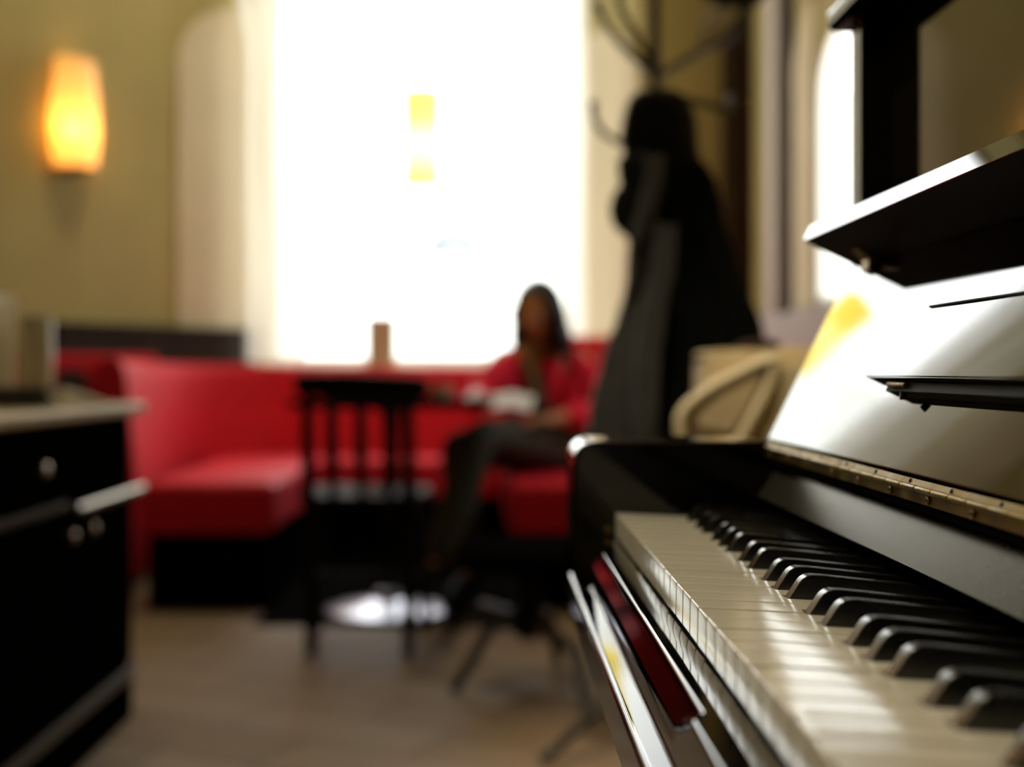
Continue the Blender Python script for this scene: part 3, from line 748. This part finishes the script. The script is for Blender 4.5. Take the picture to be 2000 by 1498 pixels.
# ================================================================== COAT STAND AND COATS
CY = 2.8
cs = thing('coat_stand', 'tall grey coat stand with curved hooks behind the piano', 'coat stand', ((1280-U0)*CY/F, CY, 0))
cxs = (1281-U0)*CY/F
def q(u, v, dy=0): p = px(u, v, CY); return Vector((p.x, CY+dy, p.z))
bm = bmesh.new(); tube(bm, [(cxs, CY, .03), (cxs, CY, 1.2), q(1281, 170), q(1279, 60), q(1279, -60)], [.019, .017, .013, .0125, .012], 12); finish('pole', bm, M['rack'], cs)
def hook(pts, r=.009):
    bm = bmesh.new(); sp = spline(pts, 6); tube(bm, sp, r, 8)
    bmesh.ops.create_uvsphere(bm, u_segments=10, v_segments=8, radius=r*1.6, matrix=Matrix.Translation(sp[-1]))
    finish('hook', bm, M['rack'], cs)
hook([q(1281, 160), q(1262, 100, .02), q(1235, 45, .04), q(1215, 0, .05), q(1212, -40, .06)])
hook([q(1270, 140), q(1225, 110, -.03), q(1190, 75, -.05), q(1175, 45, -.05), q(1165, 25, -.05)], .008)
hook([q(1283, 150), q(1330, 118, .03), q(1390, 80, .05), q(1440, 55, .05), q(1455, 20, .05)], .009)
hook([q(1281, 215), q(1330, 196, .0), q(1390, 200, .03), q(1420, 205, .04), q(1440, 185, .05)], .008)
hook([q(1281, 300), q(1230, 290, -.02), q(1180, 270, -.04), q(1157, 240, -.05), q(1155, 215, -.05)], .007)
for a in (0.3, 1.87, 3.44, 5.01):
    bm = bmesh.new(); tube(bm, spline([(cxs, CY, .16), (cxs+.10*math.cos(a), CY+.10*math.sin(a), .14), (cxs+.22*math.cos(a), CY+.22*math.sin(a), .04), (cxs+.27*math.cos(a), CY+.27*math.sin(a), .014)], 5), .013, 8); finish('foot', bm, M['rack'], cs)

def garment(name, sil, m, dy, depth, folds, label, par=None, seed=0, nseg=48, cat='coat', amp=.07):
    """hanging cloth from outline rows (v, left u, right u)"""
    rings = []; vs = [s[0] for s in sil]; rnd = random.Random(seed); phs = [rnd.uniform(0, 6) for _ in range(4)]
    nrow = 44
    for j in range(nrow+1):
        v = vs[0]+(vs[-1]-vs[0])*j/nrow
        for a, b in zip(sil[:-1], sil[1:]):
            if a[0] <= v <= b[0]: break
        t = (v-a[0])/(b[0]-a[0]); t = t*t*(3-2*t)*.5+t*.5
        l = a[1]+(b[1]-a[1])*t; r = a[2]+(b[2]-a[2])*t
        c0, c1 = px(l, v, CY+dy), px(r, v, CY+dy); mid = (c0+c1)/2; hw_ = (c1.x-c0.x)/2
        z = mid.z; d = min(depth, hw_*.75); ring = []
        fa2 = amp*min(1, j/12)
        for i in range(nseg):
            a_ = 2*math.pi*i/nseg
            k = 1+fa2*math.sin(folds*a_+phs[0]+z*1.5)+fa2*.6*math.sin((folds*2+1)*a_+phs[1]-z*3)
            kk = 1+(k-1)*abs(math.sin(a_))
            ring.append((mid.x+hw_*kk*math.cos(a_)/(1+0*fa2), mid.y+d*k*math.sin(a_), z+.004*math.sin(5*a_+phs[2])))
        rings.append(ring)
    o = finish(name, loft(bmesh.new(), rings), m, par, ang=80)
    if par is None and cat: tag(o, label, cat)
    return o
c1 = thing('hooded_coat', 'long black hooded coat hanging on the coat stand, hood uppermost', 'coat', (cxs, CY, .4))
garment('coat_body', [(300, 1245, 1358), (340, 1240, 1390), (400, 1235, 1406), (455, 1232, 1418), (520, 1232, 1432), (600, 1228, 1460), (670, 1215, 1494), (760, 1200, 1505), (900, 1195, 1520), (1150, 1190, 1530)], M['coat'], 0, .11, 6, '', c1, 3)
garment('hood', [(176, 1262, 1300), (186, 1238, 1330), (200, 1226, 1350), (230, 1217, 1361), (270, 1211, 1363), (300, 1216, 1366), (330, 1235, 1366), (352, 1262, 1350)], M['fur'], -.005, .09, 4, '', c1, 5)
garment('sleeve', [(350, 1360, 1400), (420, 1362, 1412), (520, 1375, 1440), (640, 1405, 1490), (700, 1420, 1500), (720, 1432, 1498)], M['coat'], -.09, .035, 3, '', c1, 8)
c2 = thing('wool_jacket', 'grey-brown jacket with a black fur collar at the left of the coat stand', 'coat', (cxs-.08, CY-.06, .5))
garment('jacket_body', [(430, 1232, 1290), (500, 1232, 1292), (600, 1215, 1290), (700, 1176, 1290), (800, 1152, 1288), (900, 1140, 1290), (1050, 1140, 1290)], M['coatg'], -.12, .05, 5, '', c2, 11, amp=.12)
garment('fur_collar', [(300, 1222, 1262), (318, 1206, 1282), (345, 1208, 1286), (362, 1212, 1280), (385, 1196, 1266), (410, 1190, 1258), (435, 1196, 1258), (452, 1212, 1262), (462, 1226, 1262)], M['fur'], -.15, .05, 4, '', c2, 13)
garment('lapel', [(305, 1262, 1300), (350, 1258, 1296), (400, 1246, 1284), (450, 1232, 1266), (480, 1228, 1252)], M['coatg'], -.20, .018, 3, '', c2, 15)
garment('sleeve', [(440, 1282, 1322), (520, 1272, 1318), (620, 1250, 1300), (720, 1236, 1288), (820, 1232, 1282), (860, 1236, 1276)], M['coatg'], -.19, .035, 3, '', c2, 17)
c3 = thing('black_jacket', 'black jacket bulging at the left edge of the hanging coats', 'coat', (cxs-.1, CY+.1, .5))
garment('jacket_body', [(440, 1228, 1300), (560, 1222, 1300), (640, 1200, 1310), (720, 1172, 1320), (820, 1152, 1330), (1000, 1146, 1340)], M['coat'], .12, .07, 5, '', c3, 21)
b2 = bmesh.new(); tube(b2, [px(1270, 442, CY+.12), px(1281, 380, CY+.06), px(1281, 330, CY+.02)], .006, 8); finish('hanging_loop', b2, M['coat'], c3)
o = garment('knit_scarf', [(14, 1408, 1446), (24, 1392, 1444), (40, 1372, 1436), (56, 1362, 1420), (70, 1364, 1404), (80, 1372, 1392)], M['scarfw'], .05, .03, 3, 'pale grey knitted scarf end on the right hook of the coat stand', None, 31, cat='scarf')
hat = thing('black_hat', 'round black hat on the top right hook of the coat stand', 'hat', px(1440, 0, CY+.05))
hc = px(1440, -18, CY+.05)
bm = bmesh.new(); lathe(bm, [(.02, hc.z-.038), (.05, hc.z-.030), (.062, hc.z-.01), (.062, hc.z+.02), (.06, hc.z+.06), (.03, hc.z+.085), (.001, hc.z+.088)], (hc.x, hc.y), 30); finish('crown', bm, M['fur'], hat)
bm = bmesh.new(); lathe(bm, [(.058, hc.z-.012), (.075, hc.z-.004), (.082, hc.z+.004), (.075, hc.z+.004), (.058, hc.z-.002)], (hc.x, hc.y), 30); finish('brim', bm, M['fur'], hat)

# ================================================================== BAG ON SIDE TABLE, MAUVE BENCH
sd = thing('side_table', 'small dark side table hidden behind the piano arm', 'table', (.55, 2.15, 0))
finish('tabletop', B(.28, .78, 1.92, 2.38, .625, .65, bev=.006), M['darkwood'], sd)
for x, y in ((.31, 1.95), (.75, 1.95), (.31, 2.35), (.75, 2.35)):
    b2 = bmesh.new(); tube(b2, [(x, y, 0), (x, y, .625)], [.014, .02], 10); finish('leg', b2, M['darkwood'], sd)
bag = thing('handbag', 'cream leather handbag with tan flap behind the piano arm', 'bag', (.45, 2.1, .65))
BY = 2.1
def bpx(u, v, Y=BY): return px(u, v, Y)
def slab(outline, Y0, Y1, m, name, par, bev=.008, puff=0):
    bm = bmesh.new(); A = [bm.verts.new(px(u, v, Y0)) for u, v in outline]
    Bv = [bm.verts.new((a.co.x, Y1, a.co.z)) for a in A]
    bm.faces.new(A); bm.faces.new(Bv[::-1])
    for i in range(len(A)): bm.faces.new((A[i], A[(i+1)%len(A)], Bv[(i+1)%len(A)], Bv[i]))
    bmesh.ops.recalc_face_normals(bm, faces=bm.faces)
    bmesh.ops.bevel(bm, geom=bm.edges[:], offset=bev, segments=4, affect='EDGES')
    return finish(name, bm, m, par)
slab([(1376, 690), (1386, 686), (1440, 680), (1505, 684), (1570, 672), (1640, 690), (1650, 943), (1370, 943), (1374, 780)], 2.10, 2.22, M['leather'], 'back_body', bag, .012)
slab([(1500, 702), (1518, 700), (1620, 720), (1640, 935), (1345, 935), (1336, 860), (1330, 806), (1370, 768), (1430, 733)], 2.04, 2.098, M['leather'], 'front_body', bag, .010)
# tan flap inset bounded by piping
slab([(1500, 716), (1470, 790), (1430, 850), (1362, 838), (1358, 812), (1400, 772), (1450, 738)], 2.030, 2.041, M['leathert'], 'flap', bag, .004)
b2 = bmesh.new(); tube(b2, spline([bpx(1333, 880, 2.035), bpx(1331, 812, 2.035), bpx(1375, 768, 2.035), bpx(1435, 734, 2.035), bpx(1504, 703, 2.035), bpx(1512, 716, 2.035), bpx(1500, 760, 2.035), bpx(1470, 815, 2.035), bpx(1440, 870, 2.035)], 6), .010, 10); finish('piping', b2, M['leather'], bag)
b2 = bmesh.new(); tube(b2, spline([bpx(1440, 684, 2.14), bpx(1460, 674, 2.14), bpx(1500, 671, 2.14), bpx(1520, 680, 2.14)], 6), .008, 8); finish('handle', b2, M['darkwood'], bag)

mb = thing('mauve_bench', 'pale mauve upholstered bench against the right wall below the narrow window', 'bench', (1.15, 4.9, 0))
finish('backrest', B(1.16, RX-.052, 4.0, 5.78, .40, 1.075, bev=.03, seg=4), M['lilac'], mb)
finish('seat', B(1.115, RX-.052, 4.0, 4.40, .0, .43, bev=.02, seg=3), M['lilac'], mb)

# ================================================================== PERSON
def skin_mesh(joints, edges, name, sub=2):
    me = bpy.data.meshes.new(name); me.from_pydata([j[0] for j in joints], edges, [])
    o = bpy.data.objects.new(name, me); COL.objects.link(o)
    o.modifiers.new('s', 'SKIN'); sm_ = o.modifiers.new('u', 'SUBSURF'); sm_.levels = sub; sm_.render_levels = sub
    sv = me.skin_vertices[0].data
    for i, j in enumerate(joints):
        r = j[1]; sv[i].radius = (r, r) if not isinstance(r, tuple) else r; sv[i].use_root = (i == 0)
    dg = bpy.context.evaluated_depsgraph_get(); dg.update()
    ev = o.evaluated_get(dg); m2 = bpy.data.meshes.new_from_object(ev)
    bpy.data.objects.remove(o); bpy.data.meshes.remove(me)
    return m2
V = Vector
hip  = V((.215, 5.02, .53)); che = V((.20, 5.06, .78)); nk = V((.195, 5.02, .935)); hd = V((.185, 4.97, 1.06))
# shoulders
rS = V((.035, 4.98, .885)); lS = V((.365, 5.08, .885))       # her right is image left
rE = V((-.055, 4.83, .715)); lE = V((.415, 4.93, .68))
rH = V((-.06, 4.62, .757)); lH = V((.235, 4.72, .665))
rHip = V((.13, 4.98, .525)); lHip = V((.30, 5.04, .525))
rK = V((-.13, 4.62, .575)); lK = V((-.04, 4.50, .62))
rA = V((-.105, 4.52, .13)); lA = V((-.155, 4.36, .20))
rA = V((-.07, 4.60, .12)); rT = V((-.14, 4.45, .035)); 
lA = V((-.18, 4.42, .19)); lT = V((-.27, 4.33, .10))
def finger_chain(J, E, base_i, root, dir_, up, side, n, spread, L, curl):
    d = (dir_+side*spread).normalized(); p = root.copy(); prev = base_i; r = .0082
    for k, l in enumerate(L):
        p = p+d*l; J.append((p.copy(), r)); E.append((prev, len(J)-1)); prev = len(J)-1; r *= .9
        d = (d-up*curl).normalized()
def hand(J, E, wrist_i, w, dir_, up):
    dir_ = dir_.normalized(); side = dir_.cross(up).normalized()
    J.append((w+dir_*.035, (.026, .014))); E.append((wrist_i, len(J)-1)); pi = len(J)-1
    for k, (s, L) in enumerate(((-.033, (.034, .026, .02, .016)), (-.011, (.04, .03, .024, .018)), (.011, (.038, .028, .022, .017)), (.032, (.034, .022, .018, .014)))):
        root = w+dir_*.06+side*s
        J.append((root, .0095)); E.append((pi, len(J)-1)); bi = len(J)-1
        finger_chain(J, E, bi, root, dir_, up, side, k, s*4, L, .28)
    root = w+dir_*.02-side*.036-up*.006
    J.append((root, .011)); E.append((wrist_i, len(J)-1))
    finger_chain(J, E, len(J)-1, root, dir_*.8-side*.5, up, side, 9, 0, (.028, .022), .2)
J = [(hip, (.115, .10)), (hip.lerp(che, .5), (.10, .085)), (che, (.12, .09)), (nk-V((0,0,.035)), (.075, .06)), (nk, .046), (hd-V((0,0,.07)), .048)]
E = [(0,1), (1,2), (2,3), (3,4), (4,5)]
def limb(pts, start):
    pr_ = start
    for p, r in pts:
        J.append((p, r)); E.append((pr_, len(J)-1)); pr_ = len(J)-1
    return pr_
wr = limb([(rS, .048), (rS.lerp(rE, .5), .040), (rE, .035), (rE.lerp(rH, .5), .031), (rH, .022)], 3)
hand(J, E, wr, rH, V((.03, -.5, -.08)), V((0, 0, 1)))
wl = limb([(lS, .048), (lS.lerp(lE, .5), .040), (lE, .035), (lE.lerp(lH, .5), .031), (lH, .022)], 3)
hand(J, E, wl, lH, V((-.8, -.45, -.05)), V((0, 0, 1)))
limb([(rHip, .085), (rHip.lerp(rK, .5), .072), (rK, .054), (rK.lerp(rA, .35), .052), (rK.lerp(rA, .7), .038), (rA, .030), (rT, .028)], 0)
limb([(lHip, .085), (lHip.lerp(lK, .5), .072), (lK, .054), (lK.lerp(lA, .35), .052), (lK.lerp(lA, .7), .038), (lA, .030), (lT, .028)], 0)
bodym = skin_mesh(J, E, 'tmp')
fdir = V((-.45, -.86, -.22)).normalized(); fright = fdir.cross(V((0,0,1))).normalized(); fup = fright.cross(fdir).normalized()
def headp(a, b, c): return hd + fright*a + fdir*b + fup*c      # local: right, forward, up
bm = bmesh.new(); bm.from_mesh(bodym)
hs = bmesh.new(); bmesh.ops.create_uvsphere(hs, u_segments=32, v_segments=24, radius=1)
for v in hs.verts:
    x, y, z = v.co
    a, b, c = x*.072, y*.092, z*.112
    if z < 0: a *= 1-.32*(-z)**1.5; b *= 1-.12*(-z)
    if z < -.2 and y > 0: b += .012*(-z)
    if y > .6: b -= .010*(y-.6)/.4
    for sx in (-1, 1):           # eye sockets and cheeks
        dd = ((a-sx*.032)/.018)**2+((c-.005)/.014)**2
        if y > 0: b -= .008*math.exp(-dd)
        dd = ((a-sx*.036)/.02)**2+((c+.035)/.02)**2
        if y > 0: b += .004*math.exp(-dd)
    if y > 0:                    # nose, mouth, chin, brow
        b += .024*math.exp(-(a/.011)**2-((c+.028)/.014)**2)+.012*math.exp(-(a/.009)**2-((c+.008)/.02)**2)
        b += .006*math.exp(-(a/.022)**2-((c+.062)/.010)**2)+.008*math.exp(-(a/.02)**2-((c+.095)/.014)**2)
        b += .004*math.exp(-(a/.05)**2-((c-.028)/.010)**2)
    v.co = headp(a, b, c)
add(bm, hs)
for sx in (-1, 1):
    t = bmesh.new(); bmesh.ops.create_uvsphere(t, u_segments=14, v_segments=10, radius=1)
    for v in t.verts: x, y, z = v.co; v.co = headp(sx*.075+x*.009, -.012+y*.018, -.008+z*.031)
    add(bm, t)
me = bpy.data.meshes.new('body'); bm.to_mesh(me); bm.free()
tmp = bpy.data.objects.new('tmp', me); COL.objects.link(tmp)
rm = tmp.modifiers.new('r', 'REMESH'); rm.mode = 'VOXEL'; rm.voxel_size = .0052
sm_ = tmp.modifiers.new('sm', 'SMOOTH'); sm_.factor = .5; sm_.iterations = 3
dg = bpy.context.evaluated_depsgraph_get(); dg.update(); m2 = bpy.data.meshes.new_from_object(tmp.evaluated_get(dg)); bpy.data.objects.remove(tmp)
m2.materials.clear(); m2.materials.append(M['skin']); m2.polygons.foreach_set('use_smooth', [True]*len(m2.polygons))
person = thing('person', 'person in a red jacket and dark olive trousers sitting on the red bench, reading', 'person', (hip.x, hip.y, .45))
bo = bpy.data.objects.new('body', m2); COL.objects.link(bo); bo.parent = person; bo.matrix_parent_inverse = parent_inv(person)
def cloth(name, J, E, m, label=None):
    me = skin_mesh(J, E, name); me.materials.clear(); me.materials.append(m)
    me.polygons.foreach_set('use_smooth', [True]*len(me.polygons))
    o = bpy.data.objects.new(name, me); COL.objects.link(o); o.parent = person; o.matrix_parent_inverse = parent_inv(person)
    return o
cloth('shirt', [(hip+V((0,0,.03)), (.125, .108)), (hip.lerp(che, .5), (.112, .096)), (che, (.132, .100)), (nk-V((0,0,.04)), (.086, .07)), (nk-V((0,0,.01)), .056)], [(0,1),(1,2),(2,3),(3,4)], M['shirt'])
# jacket: two front halves + sleeves
back = V((.03, .05, 0))
jl = [(hip+back+V((.05,0,.03)), (.14, .10)), (che+back*.8, (.150, .10)), (nk+back-V((0,0,.06)), (.10, .06)),
      (lS, .066), (lS.lerp(lE, .5), .062), (lE, .056), (lE.lerp(lH, .55), .050), (lE.lerp(lH, .85), .042),
      (rS, .066), (rS.lerp(rE, .5), .064), (rE, .060), (rE.lerp(rH, .5), .052), (rE.lerp(rH, .78), .042),
      (che+V((.115,-.055,.02)), .062), (hip+V((.13,-.07,.06)), .06), (che+V((-.115,-.075,.0)), .056), (hip+V((-.11,-.06,.09)), .055)]
cloth('jacket', jl, [(0,1),(1,2),(2,3),(3,4),(4,5),(5,6),(6,7),(2,8),(8,9),(9,10),(10,11),(11,12),(3,13),(13,14),(8,15),(15,16)], M['redjack'])
cloth('trousers', [(hip, (.132, .115)), (rHip, .10), (rHip.lerp(rK, .5), .088), (rK, .070), (rK.lerp(rA, .4), .066), (rK.lerp(rA, 1.08), .052),
                   (lHip, .10), (lHip.lerp(lK, .5), .090), (lK, .072), (lK.lerp(lA, .4), .070), (lK.lerp(lA, 1.08), .056)],
      [(0,1),(1,2),(2,3),(3,4),(4,5),(0,6),(6,7),(7,8),(8,9),(9,10)], M['olive'])
for a_, t_2 in ((rA, rT), (lA, lT)):
    h_ = a_+(a_-t_2)*.35; h_.z = (a_.z+t_2.z)/2-.02
    cloth('shoe', [(h_, .036), (a_.lerp(t_2, .3)-V((0,0,.01)), .042), (a_.lerp(t_2, .8), .038), (t_2+(t_2-a_)*.25, .030)], [(0,1),(1,2),(2,3)], M['shoe'])
# hair: cap and shoulder-length falls
bm = bmesh.new(); bmesh.ops.create_uvsphere(bm, u_segments=32, v_segments=24, radius=1)
for v in bm.verts:
    x, y, z = v.co; a, b, c = x*.100, y*.100-.010, z*.128+.016
    if y > .25 and z < .55: b = min(b, .035 if abs(x) > .55 else .02)    # opened for the face
    if z < 0: c *= 1.35; a *= 1+.12*(-z)
    v.co = headp(a, b, c)
for sx in (-1, 1):
    t = bmesh.new()
    tube(t, spline([headp(sx*.055, .015, .085), headp(sx*.083, .02, .02), headp(sx*.088, .015, -.06), headp(sx*.092, .012, -.125), headp(sx*.085, .02, -.165)], 5), [.020+(.012 if sx < 0 else 0)]*5+[.026+(.014 if sx < 0 else 0)]*5+[.032+(.014 if sx < 0 else 0)]*5+[.030+(.010 if sx < 0 else 0)]*5+[.012], 12)
    add(bm, t)
t = bmesh.new(); tube(t, spline([headp(0, -.05, .05), headp(0, -.085, -.04), headp(0, -.085, -.12), headp(0, -.08, -.17)], 6), [.06]*6+[.07]*6+[.055]*6+[.02], 16); add(bm, t)
finish('hair', bm, M['hair'], person, ang=80)
for sx in (-1, 1):
    bm = bmesh.new(); bmesh.ops.create_uvsphere(bm, u_segments=14, v_segments=10, radius=.0115, matrix=Matrix.Translation(headp(sx*.032, .0655, .003))); e = finish('eye', bm, M['eyew'], person)
    bm = bmesh.new(); bmesh.ops.create_uvsphere(bm, u_segments=12, v_segments=8, radius=.006, matrix=Matrix.Translation(headp(sx*.032, .0725, .001))); finish('iris', bm, M['eyed'], e)
bm = bmesh.new(); bmesh.ops.create_uvsphere(bm, u_segments=16, v_segments=8, radius=1)
for v in bm.verts: x, y, z = v.co; v.co = headp(x*.023, .084+y*.006-.01*x*x, -.060+z*.0065)
finish('lips', bm, M['lip'], person)
bm = bmesh.new(); tube(bm, spline([nk+V((-.045,-.055,.0)), nk+V((-.07,-.09,-.06)), che+V((-.045,-.125,.03)), che+V((-.03,-.13,-.08))], 6), [.018]*18+[.010], 10); finish('scarf', bm, M['gold'], person)
# paper on the lap
bm = bmesh.new(); rings = []
pc = px(992, 800, 4.66)
nx = 12
for i in range(nx+1):
    s = -1+2*i/nx; zz = pc.z+.018*(1-abs(s)**.7)+.03
    a = V((pc.x+s*.085, pc.y-.045+.01*s, zz-.035)); b = V((pc.x+s*.085+.012, pc.y+.05, zz+.015))
    rings.append([a, b, b+V((0,0,.004)), a+V((0,0,.004))])
o = finish('open_magazine', loft(bmesh.new(), rings), M['paper'], None, ang=60); tag(o, 'open white magazine held over the knees of the seated person', 'magazine')

# ================================================================== LIGHT
w = bpy.data.worlds.new('overcast_sky'); S.world = w; w.use_nodes = True
bg = w.node_tree.nodes['Background']
tc = w.node_tree.nodes.new('ShaderNodeTexCoord'); gr = w.node_tree.nodes.new('ShaderNodeSeparateXYZ')
rmp = w.node_tree.nodes.new('ShaderNodeValToRGB')
rmp.color_ramp.elements[0].position = .0; rmp.color_ramp.elements[0].color = (.90,.88,.82,1)
rmp.color_ramp.elements[1].position = .6; rmp.color_ramp.elements[1].color = (.92,.95,1.0,1)
w.node_tree.links.new(tc.outputs['Generated'], gr.inputs[0]); w.node_tree.links.new(gr.outputs['Z'], rmp.inputs[0])
w.node_tree.links.new(rmp.outputs[0], bg.inputs['Color'])
bg.inputs['Strength'].default_value = 2.7
def portal(loc, rot, sx, sy):
    l = bpy.data.lights.new('window_portal', 'AREA'); l.shape = 'RECTANGLE'; l.size = sx; l.size_y = sy
    l.cycles.is_portal = True
    o = bpy.data.objects.new('window_portal', l); o.location = loc; o.rotation_euler = rot; COL.objects.link(o)
portal(((OX0+OX1)/2, WY+.43, (OZ0+OZ1)/2), (-math.pi/2, 0, 0), OX1-OX0, OZ1-OZ0)
portal((RX+.048, cy, (wz0+wz1)/2), (0, math.pi/2, 0), wz1-wz0, wy1-wy0)
# unseen lamps added at the ceiling to brighten the room
def fill_lamp(x, y, label, e, R_=.15):
    r = thing('fill_lamp', label, 'lamp', (x, y, 3.90), 'round fill lamps added at the ceiling')
    bm = bmesh.new(); lathe(bm, [(R_, 3.90), (R_+.01, 3.87), (R_, 3.83), (.001, 3.82)], (x, y), 28)
    finish('diffuser', bm, mat('fill_diffuser', (.9,.85,.7), .4, emis=(1,.89,.66), estr=e), r)
fill_lamp(-1.35, 1.7, 'added round fill lamp above the bar counter', 3)
fill_lamp(-1.2, -1.2, 'added round fill lamp at the back of the room', 1.5)
fill_lamp(-.85, 4.7, 'large added fill lamp over the round table in the alcove', 14, .24)
dl = thing('added_spotlight', 'added white fill spotlight aimed down at the piano keyboard', 'lamp', (-1.3, .85, 3.90))  # unseen spot with housing, added to brighten the keys
b2 = bmesh.new(); lathe(b2, [(.05, 3.899), (.055, 3.85), (.055, 3.79), (.048, 3.79), (.045, 3.85), (.001, 3.86)], (-1.3, .85), 24, cap=False); finish('housing', b2, M['whitep'], dl)
sl = bpy.data.lights.new('fill_spot', 'SPOT'); sl.energy = 88; sl.color = (1, .88, .68); sl.spot_size = math.radians(80); sl.spot_blend = 1; sl.shadow_soft_size = .04
so_ = bpy.data.objects.new('fill_spot', sl); COL.objects.link(so_); so_.location = (-1.3, .85, 3.81); so_.rotation_euler = (Vector((1.45, -.1, -3.08))).to_track_quat('-Z', 'Y').to_euler()

dl = thing('added_spotlight', 'added white fill spotlight aimed at the cream handbag behind the piano', 'lamp', (.1, 1.2, 3.90))  # second unseen spot, put in to lift the bag's brightness
b2 = bmesh.new(); lathe(b2, [(.05, 3.899), (.055, 3.85), (.055, 3.79), (.048, 3.79), (.045, 3.85), (.001, 3.86)], (.1, 1.2), 24, cap=False); finish('housing', b2, M['whitep'], dl)
sl = bpy.data.lights.new('fill_spot', 'SPOT'); sl.energy = 140; sl.color = (1, .88, .68); sl.spot_size = math.radians(26); sl.spot_blend = .8; sl.shadow_soft_size = .04
so_ = bpy.data.objects.new('fill_spot', sl); COL.objects.link(so_); so_.location = (.1, 1.2, 3.81); so_.rotation_euler = (Vector((.40, .95, -3.0))).to_track_quat('-Z', 'Y').to_euler()
# ================================================================== CAMERA
cam = bpy.data.cameras.new('camera'); co = bpy.data.objects.new('camera', cam); COL.objects.link(co)
co.location = (0, 0, ZC); co.rotation_euler = (math.pi/2, 0, 0)
cam.sensor_width = 36; cam.sensor_fit = 'HORIZONTAL'; cam.lens = F/2000*36
cam.shift_x = (1000-U0)/2000; cam.shift_y = -(749-V0)/2000
cam.clip_start = .01
cam.dof.use_dof = True; cam.dof.focus_distance = .645; cam.dof.aperture_fstop = 3.9
S.camera = co
S.view_settings.view_transform = 'Standard'; S.view_settings.look = 'None'; S.view_settings.gamma = 1
S.view_settings.use_curve_mapping = False
S.view_settings.exposure = 1.3
cy_ = S.cycles
cy_.use_denoising = True; cy_.max_bounces = 10; cy_.diffuse_bounces = 5; cy_.glossy_bounces = 6; cy_.transparent_max_bounces = 16
cy_.sample_clamp_indirect = 12; cy_.caustics_reflective = True; cy_.blur_glossy = .3
